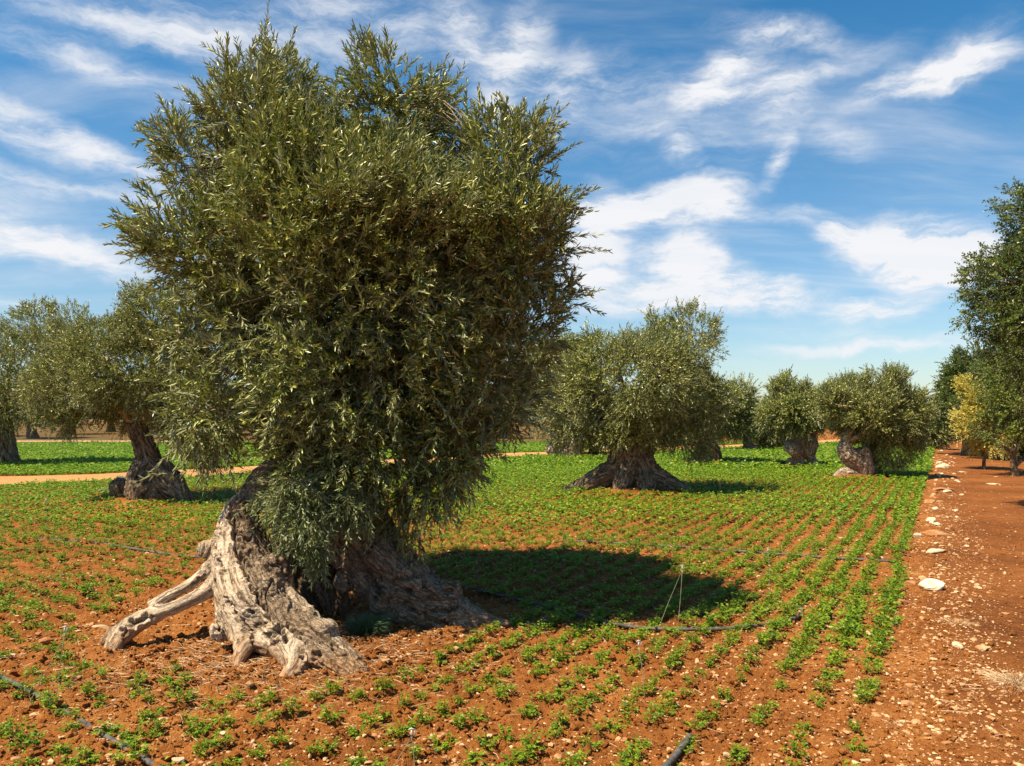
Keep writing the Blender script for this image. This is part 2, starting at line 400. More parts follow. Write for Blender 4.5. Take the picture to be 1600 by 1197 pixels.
# ------------------------------------------------------------------ layout of the trees (x, y)
def edge_x(y): return 1.89 + 0.556 * (y - 4.28)
ROW = np.array([0.486, 0.874]); PERP = np.array([-0.874, 0.486])
TREES = {}   # name -> ground position, mound radius
for nm, px, py, rad in [('t2', 238, 785, .85), ('t3', 6, 728, .8), ('t4', 985, 770, 1.25), ('t5', 880, 716, 1.3), ('t6', 1105, 726, 1.0), ('t7', 1257, 731, 1.0),
                        ('t8', 1338, 748, .8), ('t9', 1214, 702, 1.5), ('t10', 1447, 703, 1.0), ('t11', 1168, 699, .7), ('t12', 1072, 700, .8), ('t13', 925, 716, .6)]:
    TREES[nm] = (*G(px, py), rad)
MAIN = np.array([-1.36, 6.45])

def H(x, y, fine=True):
    x = np.asarray(x, float); y = np.asarray(y, float)
    d = np.hypot(x, y)
    near = 1 - sstep(14, 30, d)
    field = sstep(0.15, -0.1, x - edge_x(y))
    h = 0.035 * fbm(x * .35, y * .35, oct=2, seed=3) * (1 - sstep(60, 120, d))
    h = h + 0.07 * np.exp(-(((x + 1.4) / 1.25) ** 2 + ((y - 6.3) / .9) ** 2))
    for k, (tx, ty, r) in TREES.items():
        h = h + 0.14 * np.exp(-((x - tx) ** 2 + (y - ty) ** 2) / (r * 1.1) ** 2)
    off = (x - edge_x(y)) * .874
    h = h + 0.045 * np.exp(-((off - .55) / .35) ** 2)
    if fine:
        s = (x * PERP[0] + y * PERP[1])
        h = h + near * field * 0.012 * np.cos(s / .25 * 2 * np.pi)
        cl = fbm(x * 3.1, y * 3.1, oct=2, seed=11)
        c2 = np.abs(fbm(x * 11, y * 11, oct=2, seed=23)); c3 = np.abs(fbm(x * 23, y * 23, oct=1, seed=29))
        amp = near * (0.45 + 0.55 * field)
        h = h + amp * (0.03 * cl + 0.055 * (c2 - .2) + 0.024 * (c3 - .2))
    return h

# ------------------------------------------------------------------ ground: field and path cut from one continuous sheet
def axis_x():
    c = np.arange(-7.5, 7.5, .032); out = [7.5]; s = .04
    while out[-1] < 420: out.append(out[-1] + s); s *= 1.06
    out = np.array(out); return np.concatenate([-out[::-1], c[1:], out])
def axis_y():
    a = [-60, -40, -25, -15, -9, -5, -2, 0, 1.2, 2.2, 2.8]; y = 3.0
    while y < 900:
        a.append(y); y += max(.022, y * .0062)
    return np.array(a)
ax, ay = axis_x(), axis_y()
X, Y = np.meshgrid(ax, ay)
Z = H(X, Y)
gv = np.stack([X, Y, Z], -1).reshape(-1, 3)
nx, ny = len(ax), len(ay)
ii = np.arange(ny - 1)[:, None] * nx + np.arange(nx - 1)[None]
q = np.stack([ii, ii + 1, ii + nx + 1, ii + nx], -1).reshape(-1, 4)
qc = gv[q].mean(1)
isp = (qc[:, 0] - edge_x(qc[:, 1])) > (0.42 + .12 * vnoise(qc[:, 0] * 2, qc[:, 1] * 2, seed=5))
def sub(qs):
    u, inv = np.unique(qs, return_inverse=True)
    return gv[u], inv.reshape(qs.shape)
v_, q_ = sub(q[~isp]); tag(link('ground', mesh_np('ground', v_, q_, mat=M_field, smooth=True)), kind='structure')
v_, q_ = sub(q[isp]); tag(link('path', mesh_np('path', v_, q_, mat=M_path, smooth=True)), kind='structure')

# sandy track across the field, brown field beyond
def strip(name, pts, width, mat, lift=.012, n=160, m=10):
    c = spline(np.array(pts), n); T = unit(np.gradient(c, axis=0)); Nn = np.stack([-T[:, 1], T[:, 0]], 1)
    s = np.linspace(-1, 1, m)
    wob = 1 + .08 * vnoise(np.arange(n) * .35, np.zeros(n), seed=8)
    xy = c[:, None] + Nn[:, None] * (s[None, :, None] * width / 2 * wob[:, None, None])
    z = H(xy[..., 0], xy[..., 1], False) + lift
    v = np.concatenate([xy, z[..., None]], -1).reshape(-1, 3)
    i = np.arange(n - 1)[:, None] * m + np.arange(m - 1)[None]
    return link(name, mesh_np(name, v, np.stack([i, i + m, i + m + 1, i + 1], -1).reshape(-1, 4), mat=mat, smooth=True))
TR = [(-40, 11), (-24, 16.5), (-15.3, 22.0), (-11.3, 24.6), (-5, 31), (.63, 37.9), (15.8, 51.2), (30, 66), (60, 98)]
tag(strip('track', TR, 3.5, M_track, .035), kind='structure')
TRC = spline(np.array(TR), 400)
fx = np.linspace(-160, 14, 60); fy = np.linspace(57, 140, 30)
FX, FY = np.meshgrid(fx, fy); FZ = H(FX, FY, False) + .05 + np.clip((FY - 60) * .012, 0, .9)
i = np.arange(29)[:, None] * 60 + np.arange(59)[None]
tag(link('brown_field', mesh_np('brown_field', np.stack([FX, FY, FZ], -1).reshape(-1, 3), np.stack([i, i + 1, i + 61, i + 60], -1).reshape(-1, 4), mat=M_brown, smooth=True)), kind='structure')

# ------------------------------------------------------------------ foliage
def leaves_np(base, d, nrm, L, Wd, full=True):
    """base,d,nrm (N,3); L,Wd (N,)"""
    s = unit(np.cross(d, nrm)); n2 = np.cross(s, d)
    L = L[:, None]; Wd = Wd[:, None]; N = len(base)
    if full:
        bend = n2 * L * -.07
        p = [base, base + d * L * .33 + s * Wd * .5 + n2 * Wd * .16, base + d * L * .70 + s * Wd * .40 + n2 * Wd * .12 + bend * .5, base + d * L + bend,
             base + d * L * .70 - s * Wd * .40 + n2 * Wd * .12 + bend * .5, base + d * L * .33 - s * Wd * .5 + n2 * Wd * .16]
        v = np.stack(p, 1).reshape(-1, 3); o = np.arange(N)[:, None] * 6
        q = np.concatenate([o + np.array([[0, 1, 2, 3]]), o + np.array([[0, 3, 4, 5]])])
    else:
        v = np.stack([base, base + d * L * .5 + s * Wd * .5, base + d * L, base + d * L * .5 - s * Wd * .5], 1).reshape(-1, 3)
        o = np.arange(N)[:, None] * 4; q = o + np.array([[0, 1, 2, 3]])
    return v, q

def make_shoots(base, dirs, length, pairs, leaf, width, rg, droop=0.15, full=True, angle=42, stems=True, stem_r=.0022, mb_leaf=None, mb_stem=None, jit=1.0):
    S = len(base); K = 5
    side = unit(np.cross(dirs, rg.normal(size=(S, 3))))
    t = np.linspace(0, 1, K)
    curve = rg.normal(0, .16, (S, 1, 1))
    c = base[:, None] + dirs[:, None] * (length[:, None, None] * t[None, :, None]) + side[:, None] * (curve * length[:, None, None] * (t ** 2)[None, :, None])
    c[:, :, 2] -= (droop * length)[:, None] * (t ** 2)[None]
    # leaves
    tt = (np.arange(pairs)[None] + .6 + rg.uniform(-.25, .25, (S, pairs))) / pairs
    tt = np.clip(tt * .93 + .07, 0, .999)
    k = np.minimum((tt * (K - 1)).astype(int), K - 2); f = (tt * (K - 1) - k)[..., None]
    si = np.arange(S)[:, None]
    a, b = c[si, k], c[si, k + 1]; pt = a + (b - a) * f; tan = unit(b - a)
    r1 = unit(np.cross(tan, side[:, None] + rg.normal(0, .12, (S, pairs, 3)))); r2 = np.cross(tan, r1)
    ph = (np.arange(pairs)[None] % 2) * (np.pi / 2) + rg.uniform(-.5, .5, (S, pairs)) * jit
    out = r1 * np.cos(ph)[..., None] + r2 * np.sin(ph)[..., None]
    vs = []
    for sg in (1, -1):
        an = np.radians(angle + rg.normal(0, 13, (S, pairs)))[..., None] * (1 - .35 * tt[..., None] ** 2)
        d = unit(tan * np.cos(an) + sg * out * np.sin(an))
        d = unit(d + rg.normal(0, .10, d.shape)); n = unit(tan - d * (tan * d).sum(-1, keepdims=True) * 1.0 + rg.normal(0, .22, d.shape))
        Ls = leaf * (1.05 - .35 * np.abs(tt - .45) * 1.6) * rg.uniform(.72, 1.18, (S, pairs))
        vs.append((pt.reshape(-1, 3), d.reshape(-1, 3), n.reshape(-1, 3), Ls.ravel()))
    B = np.concatenate([x[0] for x in vs]); Dd = np.concatenate([x[1] for x in vs]); Nn = np.concatenate([x[2] for x in vs]); LL = np.concatenate([x[3] for x in vs])
    keep = rg.random(len(B)) < .93
    B, Dd, Nn, LL = B[keep], Dd[keep], Nn[keep], LL[keep]
    v, q = leaves_np(B, Dd, Nn, LL, LL * width * rg.uniform(.85, 1.2, len(LL)), full)
    mb_leaf.add(v, q)
    if stems and mb_stem is not None:
        u = side; w = np.cross(dirs, side); th = np.arange(3) / 3 * 2 * np.pi
        r = (stem_r * (1 - .7 * t))[None, :, None, None]
        ring = c[:, :, None] + r * (np.cos(th)[None, None, :, None] * u[:, None, None] + np.sin(th)[None, None, :, None] * w[:, None, None])
        v = ring.reshape(-1, 3); o = (np.arange(S)[:, None, None] * K + np.arange(K - 1)[None, :, None]) * 3; j = np.arange(3)[None, None]; j2 = (j + 1) % 3
        q = np.stack([o + j, o + j2, o + 3 + j2, o + 3 + j], -1).reshape(-1, 4)
        mb_stem.add(v, q)
    return c

def lobes_sdf(p, lobes, seed, amp=.16, freq=1.3):
    """approx signed distance to a union of ellipsoids, roughened; returns (sdf, outward direction)"""
    best = np.full(len(p), 1e9); g = np.zeros_like(p)
    for (cx, cy, cz, rx, ry, rz) in lobes:
        r = np.array([rx, ry, rz]); qn = (p - np.array([cx, cy, cz])) / r
        k0 = np.linalg.norm(qn, axis=1); k1 = np.maximum(np.linalg.norm(qn / r, axis=1), 1e-6)
        dd = k0 * (k0 - 1) / k1; m = dd < best
        best[m] = dd[m]; g[m] = unit(qn / r)[m]
    nz = fbm(p[:, 0] * freq, p[:, 1] * freq, p[:, 2] * freq, 3, seed)
    return best + amp * (nz * 1.6 + .28), g

def crown(lobes, nsh, leaf, width, seed, shell=.55, shoot=(.18, .38), pairs=11, full=True, stem_r=.0022, up=.35, amp=.16, freq=1.3, deep=.12, low_droop=.5, gap=.0, long_n=0, angle=42):
    rg = np.random.default_rng(seed)
    L = np.array(lobes); lo = (L[:, :3] - L[:, 3:]).min(0) - .3; hi = (L[:, :3] + L[:, 3:]).max(0) + .3
    got = []; gg = []; n = 0
    while n < nsh:
        p = rg.uniform(lo, hi, (60000, 3)); s, g = lobes_sdf(p, lobes, seed, amp, freq)
        u = rg.random(len(p)); dens = np.where(s > -shell, .35 + .65 * (1 + s / shell), deep) * (s < 0)
        if gap:
            ho = fbm(p[:, 0] * 1.9, p[:, 1] * 1.9, p[:, 2] * 1.9, 2, seed + 91); dens = dens * np.where((ho < -gap) & (s > -shell * .8), .12, 1)
        m = u < dens; got.append(p[m]); gg.append(g[m]); n += m.sum()
    p = np.concatenate(got)[:nsh]; g = np.concatenate(gg)[:nsh]
    cz = (lo[2] + hi[2]) / 2; hz = (hi[2] - lo[2]) / 2; zr = (p[:, 2] - cz) / hz
    cn = vnoise(p[:, 0] * 1.7, p[:, 1] * 1.7, p[:, 2] * 1.7, seed + 5)[:, None]
    fl = np.stack([vnoise(p[:, 0] * 1.1, p[:, 1] * 1.1, p[:, 2] * 1.1, seed + k) for k in (31, 37, 41)], 1)
    d = g * .65 + fl * .45 + rg.normal(0, .36, p.shape)
    d[:, 2] += up * (.9 + .7 * np.clip(zr, -.8, 1)) - low_droop * np.clip(-zr - .45, 0, 1)
    d = unit(d)
    ln = rg.uniform(*shoot, nsh)
    ml, ms = MB(), MB()
    dr = np.clip(.10 - .22 * zr, .02, .3) + rg.uniform(0, .12, nsh)
    make_shoots(p, d, ln, pairs, leaf, width, rg, dr, full, angle, True, stem_r, ml, ms)
    if long_n:   # long whips standing clear of the outline
        idx = rg.permutation(len(p)); s, _ = lobes_sdf(p[idx], lobes, seed, amp, freq); sel = idx[(s > -.22)][:long_n]
        pp = p[sel]; zz_ = zr[sel]; dd = unit(g[sel] * .9 + rg.normal(0, .2, pp.shape) + np.array([0, 0, 1]) * np.clip(zz_ * 1.2 + .25, -.5, 1.0)[:, None])
        make_shoots(pp, dd, rg.uniform(shoot[1] * 1.0, shoot[1] * 1.6, len(pp)), int(pairs * 1.5), leaf, width, rg, np.full(len(pp), .1), full, angle - 6, True, stem_r * 1.3, ml, ms)
    return ml, ms, p

def branches(start, pts, seed, ns=7, n2=45, n3=260, r0=.12, mb=None, seg=7):
    rg = np.random.default_rng(seed); start = np.atleast_2d(start)
    allc = pts.mean(0)
    def pick(n): return pts[rg.choice(len(pts), min(n, len(pts)), replace=False)]
    nodes = []; 
    def limb(a, b, ra, rb, wob, n=10):
        mid = (a + b) / 2 + rg.normal(0, wob, 3) * np.linalg.norm(b - a); mid[2] += .10 * np.linalg.norm(b - a)
        c = spline(np.array([a, (a * .6 + mid * .4) + rg.normal(0, wob * .3, 3), mid, (b * .6 + mid * .4) + rg.normal(0, wob * .3, 3), b]), n); rr = np.linspace(ra, rb, n)
        mb.tube(c, rr, seg if ra > .03 else 5); return c, rr
    sc = pick(200); ends = [sc[0]]
    for _ in range(ns - 1):
        dmin = np.min([np.linalg.norm(sc - e, axis=1) for e in ends], 0); ends.append(sc[np.argmax(dmin)])
    P1 = []; R1 = []
    for e in ends:
        s = start[np.argmin(np.linalg.norm(start - e, axis=1))]; e2 = allc + (e - allc) * .68
        c, rr = limb(s, e2, r0 * rg.uniform(.7, 1), r0 * .25, .10, 14); P1.append(c); R1.append(rr)
    A = np.vstack(P1); RA = np.concatenate(R1)
    P2 = []; R2 = []
    for e in pick(n2):
        e2 = allc + (e - allc) * .92; dist = np.linalg.norm(A - e2, axis=1) + .25 * np.maximum(0, A[:, 2] - e2[2]) ; k = np.argmin(dist)
        c, rr = limb(A[k], e2, min(RA[k] * .7, r0 * .35), r0 * .07, .10, 8); P2.append(c); R2.append(rr)
    A2 = np.vstack(P2 + [A]); RA2 = np.concatenate(R2 + [RA])
    for e in pick(n3):
        k = np.argmin(np.linalg.norm(A2 - e, axis=1)); limb(A2[k], e, min(RA2[k] * .6, r0 * .1), r0 * .03, .12, 6)

# ------------------------------------------------------------------ trunks
def trunk_mesh(name, limbs, voxel, off, mat, seed=1, gn=1.0, lumps=(), rs=.8, cracks=(), holes=(), rough=None):
    """limbs: list of (rows x,y,z,r ; tone ; gnarl). Grown as fluted sweeps, fused by remeshing, then carved along the grain."""
    mb = MB(); CC = []; RR = []; FR = []; TT = []; TO = []; GN = []; LI = []
    for li, (rows, tone, gnarl) in enumerate(limbs):
        s = spline(rows, 44); c, r = s[:, :3], np.maximum(s[:, 3], .012) * rs
        rm = lambda t, th, li=li: 1 + .13 * vnoise(np.cos(th + 2.2 * t) * 1.5 + li * 7 + 0 * t, np.sin(th + 2.2 * t) * 1.5 + 0 * t, t * 1.6 + 0 * th, seed) + .05 * np.cos(5 * th + 6 * t + li)
        mb.add(*sweep(c, r, 28, True, rm))
        T, U, V = frames(c); CC.append(c); RR.append(r); FR.append(np.stack([U, V, T], 1))
        L = np.concatenate([[0], np.cumsum(np.linalg.norm(np.diff(c, axis=0), axis=1))]); TT.append(L)
        TO.append(np.full(44, tone)); GN.append(np.full(44, gnarl)); LI.append(np.full(44, li))
    for (x, y, z, r) in lumps:
        r = r * .8
        c = np.array([[x, y, z - r * .98], [x, y, z - r * .7], [x, y, z], [x, y, z + r * .7], [x, y, z + r * .98]])
        mb.add(*sweep(spline(c, 12), r * np.sqrt(np.maximum(.03, 1 - np.linspace(-.98, .98, 12) ** 2)), 16, True))
    me0 = mb.mesh(name + '_raw', None)
    ob = D.objects.new('trunk_raw', me0); COL.objects.link(ob)
    md = ob.modifiers.new('r', 'REMESH'); md.mode = 'VOXEL'; md.voxel_size = voxel
    dg = bpy.context.evaluated_depsgraph_get(); ev = ob.evaluated_get(dg); me = D.meshes.new_from_object(ev)
    D.objects.remove(ob); D.meshes.remove(me0)
    nv = len(me.vertices); co = np.empty(nv * 3, np.float32); me.vertices.foreach_get('co', co); co = co.reshape(-1, 3).astype(float)
    # smooth a little to melt joints
    ne = len(me.edges); ed = np.empty(ne * 2, np.int32); me.edges.foreach_get('vertices', ed); ed = ed.reshape(-1, 2)
    deg = np.bincount(ed.ravel(), minlength=nv)[:, None]
    for _ in range(7):
        a = np.zeros_like(co)
        for k in range(3):
            a[:, k] = np.bincount(ed[:, 0], co[ed[:, 1], k], nv) + np.bincount(ed[:, 1], co[ed[:, 0], k], nv)
        co = co * .5 + a / np.maximum(deg, 1) * .5
    C = np.vstack(CC); Rr = np.concatenate(RR); F = np.concatenate(FR); Tt = np.concatenate(TT); To = np.concatenate(TO); Gn = np.concatenate(GN); Li = np.concatenate(LI)
    grain = np.zeros((nv, 3)); tone = np.zeros(nv); gna = np.zeros(nv); rad = np.zeros(nv)
    for a in range(0, nv, 20000):
        p = co[a:a + 20000]; dist = np.linalg.norm(p[:, None] - C[None], axis=2) / Rr[None]
        ws = 0
        for li in range(len(limbs)):
            m = np.where(Li == li)[0]; k = m[np.argmin(dist[:, m], 1)]; dk = dist[np.arange(len(p)), k]
            w = np.exp(-5.5 * dk) + 1e-12; rel = p - C[k]
            loc = np.einsum('nij,nj->ni', F[k], rel)
            Tk = F[k][:, 2]; g = rel - Tk * loc[:, 2:3] + p * .12
            grain[a:a + 20000] += g * w[:, None]; tone[a:a + 20000] += To[k] * w; gna[a:a + 20000] += Gn[k] * w; rad[a:a + 20000] += Rr[k] * w; ws = ws + w
        for arr in (tone, gna, rad): arr[a:a + 20000] /= ws
        grain[a:a + 20000] /= ws[:, None]
    # normals
    me.vertices.foreach_set('co', co.astype(np.float32).ravel()); me.update()
    nr = np.empty(nv * 3, np.float32); me.vertex_normals.foreach_get('vector', nr); nr = nr.reshape(-1, 3)
    gx, gy, gz = grain.T; x, y, z = co.T
    w1 = fbm(x * 5, y * 5, z * 5, 2, seed + 3) * .05
    rid = 1 - np.abs(fbm((gx + w1) * 9, (gy + w1) * 9, gz * 9, 2, seed)) * 2.2
    fib = fbm((gx + w1) * 34, (gy + w1) * 34, gz * 34, 3, seed + 9, .6)
    crk = np.abs(fbm((gx + w1 * .6) * 6.5 + 5, (gy + w1 * .6) * 6.5, gz * 5, 2, seed + 13)); crk = np.exp(-(crk / .035) ** 2)
    kn = np.abs(fbm(x * 4.2, y * 4.2, z * 4.2, 3, seed + 21)); kn2 = 1 - np.abs(fbm(x * 10 + 3 * w1 * 20, y * 10, z * 10, 3, seed + 25)) * 2
    pits = sstep(.50, .72, vnoise(x * 8, y * 8, z * 8, seed + 33))
    sc = np.minimum(rad / .3, 1.2) * gn
    disp = sc * ((1 - .5 * gna) * .016 * rid + .014 * fib * (1 - .2 * gna) - .05 * crk * (1 - .3 * gna) + gna * (.10 * (.25 - kn) + .030 * kn2) - .05 * pits * (.35 + gna * .6))
    disp = disp * np.minimum(1, rad / .05)
    if len(cracks) or len(holes):
        PX = 800 + 1200 * co[:, 0] / co[:, 1]; PY = 655 - 1200 * (co[:, 2] - CAM_Z) / co[:, 1]; fr = sstep(.0, .35, -nr[:, 1])
        jx = PX + 4 * fbm(x * 14, y * 14, z * 14, 2, 77) + 3.5 * vnoise(x * 38, y * 38, z * 38, 79); jy = PY + 4 * fbm(x * 14, y * 14, z * 14, 2, 78) + 3.5 * vnoise(x * 38, y * 38, z * 38, 80)
        for (wd, dp, pl) in cracks:
            dmin = np.full(nv, 1e9)
            for (ax_, ay_), (bx_, by_) in zip(pl[:-1], pl[1:]):
                tt = np.clip(((jx - ax_) * (bx_ - ax_) + (jy - ay_) * (by_ - ay_)) / ((bx_ - ax_) ** 2 + (by_ - ay_) ** 2), 0, 1)
                dmin = np.minimum(dmin, np.hypot(jx - ax_ - tt * (bx_ - ax_), jy - ay_ - tt * (by_ - ay_)))
            disp = disp - fr * dp * np.exp(-(dmin / wd) ** 2)
            disp = disp + fr * dp * .22 * np.exp(-((dmin - wd * 2.2) / wd) ** 2)
        for (hx, hy, hr, dp) in holes:
            dd_ = np.hypot((jx - hx), (jy - hy) * 1.15) / hr
            disp = disp - fr * dp * (1 - sstep(.55, 1.05, dd_)) + fr * dp * .18 * np.exp(-((dd_ - 1.35) / .3) ** 2)
        if rough is not None:
            inn = np.zeros(nv, bool)
            for pl in rough: inn |= inpoly(jx, jy, np.array(pl, float))
            tone = np.where(inn, np.maximum(tone, .62), tone)
            disp = disp + inn * (.012 * fbm(x * 40, y * 40, z * 40, 2, 55) + .008)
    co = co + nr * disp[:, None]
    co = co - np.asarray(off)
    me.vertices.foreach_set('co', co.astype(np.float32).ravel())
    for k, arr in (('tone', tone),):
        me.attributes.new(k, 'FLOAT', 'POINT').data.foreach_set('value', arr.astype(np.float32))
    me.attributes.new('grain', 'FLOAT_VECTOR', 'POINT').data.foreach_set('vector', grain.astype(np.float32).ravel())
    me.polygons.foreach_set('use_smooth', np.ones(len(me.polygons), bool)); me.materials.clear(); me.materials.append(mat); me.update()
    me.name = name
    return me

def rows(*a): return np.array([[*P(px, py, Y), r] for (px, py, Y, r) in a])
# ---- the great tree
CRK = [(2.6, .07, [(370, 780), (362, 800), (360, 812), (368, 835), (372, 860), (379, 882), (381, 902)]), (2.4, .05, [(398, 928), (408, 945), (418, 966), (425, 976)]), (2.2, .04, [(430, 984), (445, 980), (458, 986), (470, 1000)]),
       (2.2, .04, [(340, 800), (336, 850), (350, 900)]), (1.8, .03, [(352, 930), (372, 960), (392, 985), (396, 1010)]), (2.2, .04, [(388, 905), (392, 922), (398, 930)]),
       (2.4, .05, [(675, 956), (700, 953), (716, 948), (728, 938)]), (3, .05, [(560, 835), (580, 848), (590, 842)]), (3, .05, [(618, 905), (650, 900), (672, 925), (690, 935)]), (2.5, .05, [(560, 880), (585, 905), (590, 935)]), (2.5, .04, [(640, 950), (670, 965), (700, 975)]),
       (1.8, .04, [(300, 918), (322, 900)]), (2, .04, [(205, 978), (222, 968), (240, 962)])]
HOL = [(421, 995, 8, .07), (438, 988, 8, .07), (447, 1001, 6, .05), (392, 957, 6, .05), (497, 1026, 8, .06), (391, 986, 3, .04), (470, 1030, 5, .04), (592, 925, 6, .06), (640, 924, 6, .06), (612, 938, 7, .04), (700, 925, 8, .06), (697, 968, 4, .05), (660, 915, 7, .05),
       (193, 986, 8, .05), (206, 974, 7, .05), (228, 962, 5, .04), (520, 1012, 5, .04), (412, 1035, 8, .05), (575, 900, 6, .05)]
BRK = [[(372, 778), (410, 790), (450, 870), (452, 930), (500, 990), (585, 1040), (585, 1080), (520, 1060), (480, 1015), (455, 985), (428, 975), (398, 925), (382, 900), (372, 860), (362, 812)]]
base = np.array([-1.36, 6.45, 0.0])
main_limbs = [
    (rows((374, 776, 6.35, .05), (372, 800, 6.32, .15), (373, 850, 6.25, .25), (384, 900, 6.15, .30), (400, 945, 6.0, .33), (425, 980, 5.87, .26), (445, 1005, 5.72, .16)), 0.0, .10),
    (rows((425, 955, 5.95, .24), (450, 1000, 5.7, .17), (462, 1035, 5.5, .11), (448, 1058, 5.38, .065), (418, 1080, 5.26, .04), (400, 1092, 5.2, .02)), 0.0, .15),
    (rows((418, 930, 6.0, .2), (452, 978, 5.85, .22), (492, 1012, 5.68, .18), (530, 1036, 5.54, .15), (556, 1056, 5.43, .11), (572, 1075, 5.32, .04)), .3, .8),
    (rows((385, 950, 5.95, .22), (384, 990, 5.8, .13), (380, 1015, 5.66, .075), (372, 1035, 5.55, .05), (368, 1055, 5.45, .02)), .1, .3),
    (rows((350, 868, 6.25, .12), (322, 893, 6.24, .062), (298, 912, 6.22, .05), (262, 932, 6.2, .052), (236, 950, 6.14, .07)), 0.05, .1),
    (rows((352, 905, 6.2, .14), (326, 922, 6.16, .07), (300, 936, 6.14, .058), (262, 953, 6.12, .062), (228, 965, 6.1, .085), (203, 980, 6.08, .095), (186, 997, 6.02, .085), (177, 1012, 5.95, .075), (170, 1026, 5.88, .05), (164, 1034, 5.84, .03)), 0.1, .7),
    (rows((215, 975, 6.1, .07), (196, 985, 6.1, .085), (176, 995, 6.1, .07), (158, 1006, 6.05, .03)), .3, .8),
    (rows((378, 800, 6.35, .12), (420, 752, 6.6, .17), (480, 715, 6.8, .20), (540, 690, 6.9, .20)), .4, .3),
    (rows((500, 720, 7.0, .2), (460, 790, 7.1, .18), (455, 850, 7.1, .2), (463, 905, 7.05, .2), (480, 955, 6.95, .24), (500, 985, 6.9, .12)), .85, .2),
    (rows((560, 640, 6.9, .15), (560, 700, 6.9, .19), (552, 750, 6.9, .24), (548, 795, 6.9, .30), (560, 838, 6.85, .33), (583, 878, 6.75, .34), (625, 915, 6.68, .30), (672, 943, 6.6, .235), (712, 958, 6.55, .17), (752, 970, 6.5, .10), (798, 974, 6.5, .03)), .62, .75),
    (rows((600, 920, 6.7, .25), (640, 955, 6.55, .16), (690, 972, 6.5, .12), (745, 985, 6.4, .05)), .7, .8),
    (rows((520, 850, 7.0, .2), (510, 900, 6.95, .16), (525, 950, 6.85, .14), (530, 985, 6.8, .08)), .95, .4),
]
lump = [(*P(322, 858, 6.25), .08), (*P(428, 888, 6.0), .13), (*P(436, 905, 6.05), .12), (*P(705, 922, 6.55), .11), (*P(600, 935, 6.5), .14), (*P(540, 905, 6.55), .10), (*P(355, 962, 5.98), .10), (*P(345, 985, 5.85), .09),
        (*P(505, 990, 5.7), .12), (*P(530, 1030, 5.5), .10)]
tree = empty('olive_tree', tuple(base), 'huge ancient olive tree nearest the camera, pale twisted double trunk and spreading roots', 'olive tree', 'olive trees in the field')
link('trunk', trunk_mesh('great_trunk', main_limbs, .0072, base, M_bark, 4, 1.0, lump, .84, CRK, HOL, BRK), tree)
def LB(*a): return [(*P(px, py, Y), rx, ry, rz) for (px, py, Y, rx, ry, rz) in a]
ml_lobes = LB((555, 445, 6.85, 1.36, 1.40, 1.32), (408, 205, 6.9, .55, .7, .50), (605, 180, 6.85, .38, .6, .50), (500, 285, 6.7, .7, .8, .52), (325, 262, 6.7, .40, .5, .33), (290, 225, 6.7, .22, .3, .22),
              (335, 400, 6.55, .50, .7, .5), (295, 520, 6.5, .42, .5, .34), (330, 635, 6.45, .44, .55, .48), (780, 262, 6.9, .36, .5, .38), (785, 390, 6.85, .45, .75, .55),
              (770, 540, 6.9, .45, .7, .55), (806, 510, 6.95, .36, .6, .42), (782, 600, 6.95, .34, .6, .42), (712, 660, 6.95, .36, .6, .48), (560, 560, 6.8, 1.15, 1.15, .8), (560, 410, 8.2, 1.55, 1.2, 1.4), (610, 560, 8.4, 1.35, 1.1, .85), (500, 250, 8.0, 1.0, .8, .7), (690, 690, 6.95, .38, .55, .55), (670, 780, 7.0, .2, .35, .25), (540, 690, 6.65, .72, .55, .42), (420, 722, 6.35, .32, .3, .2), (500, 735, 6.45, .42, .35, .30), (640, 745, 6.9, .34, .45, .36), (330, 700, 6.45, .26, .35, .28))
ml, ms, pts = crown(ml_lobes, 21500, .073, .205, 21, shell=.6, shoot=(.13, .30), pairs=10, up=.5, amp=.28, freq=1.7, gap=.19, long_n=520, low_droop=.5, angle=36, deep=.42)
link('crown', ml.mesh('great_crown', M_olive, False, base), tree)
branches(np.array([P(560, 650, 6.9), P(556, 690, 6.9), P(480, 715, 6.8)]), pts, 5, 9, 70, 650, .10, ms)
link('branches', ms.mesh('great_branches', M_twig, True, base), tree)
# low grey-green suckers hanging in front of the hollow
rg = np.random.default_rng(3)
sp_l, sp_s = MB(), MB()
lb = LB((455, 775, 6.0, .28, .2, .2), (475, 825, 5.95, .19, .14, .16), (492, 862, 5.95, .07, .07, .14), (545, 790, 6.1, .2, .2, .2))
for l in lb:
    n = int(180 * (l[3] * l[5]) / .056 * 1.1); c = np.array(l[:3]); r = np.array(l[3:])
    pp = c + unit(rg.normal(size=(n, 3))) * r * rg.random((n, 1)) ** .5
    d = unit(rg.normal(0, .55, (n, 3)) + (pp - c) / r * .4 + np.array([.05, -.35, -.75]))
    make_shoots(pp, d, rg.uniform(.1, .22, n), 8, .058, .20, rg, np.full(n, .15), True, 45, True, .002, sp_l, sp_s)
link('hanging_sprays', sp_l.mesh('sprays', M_sprig, False, base), tree)
link('spray_stems', sp_s.mesh('spray_stems', M_twig, True, base), tree)
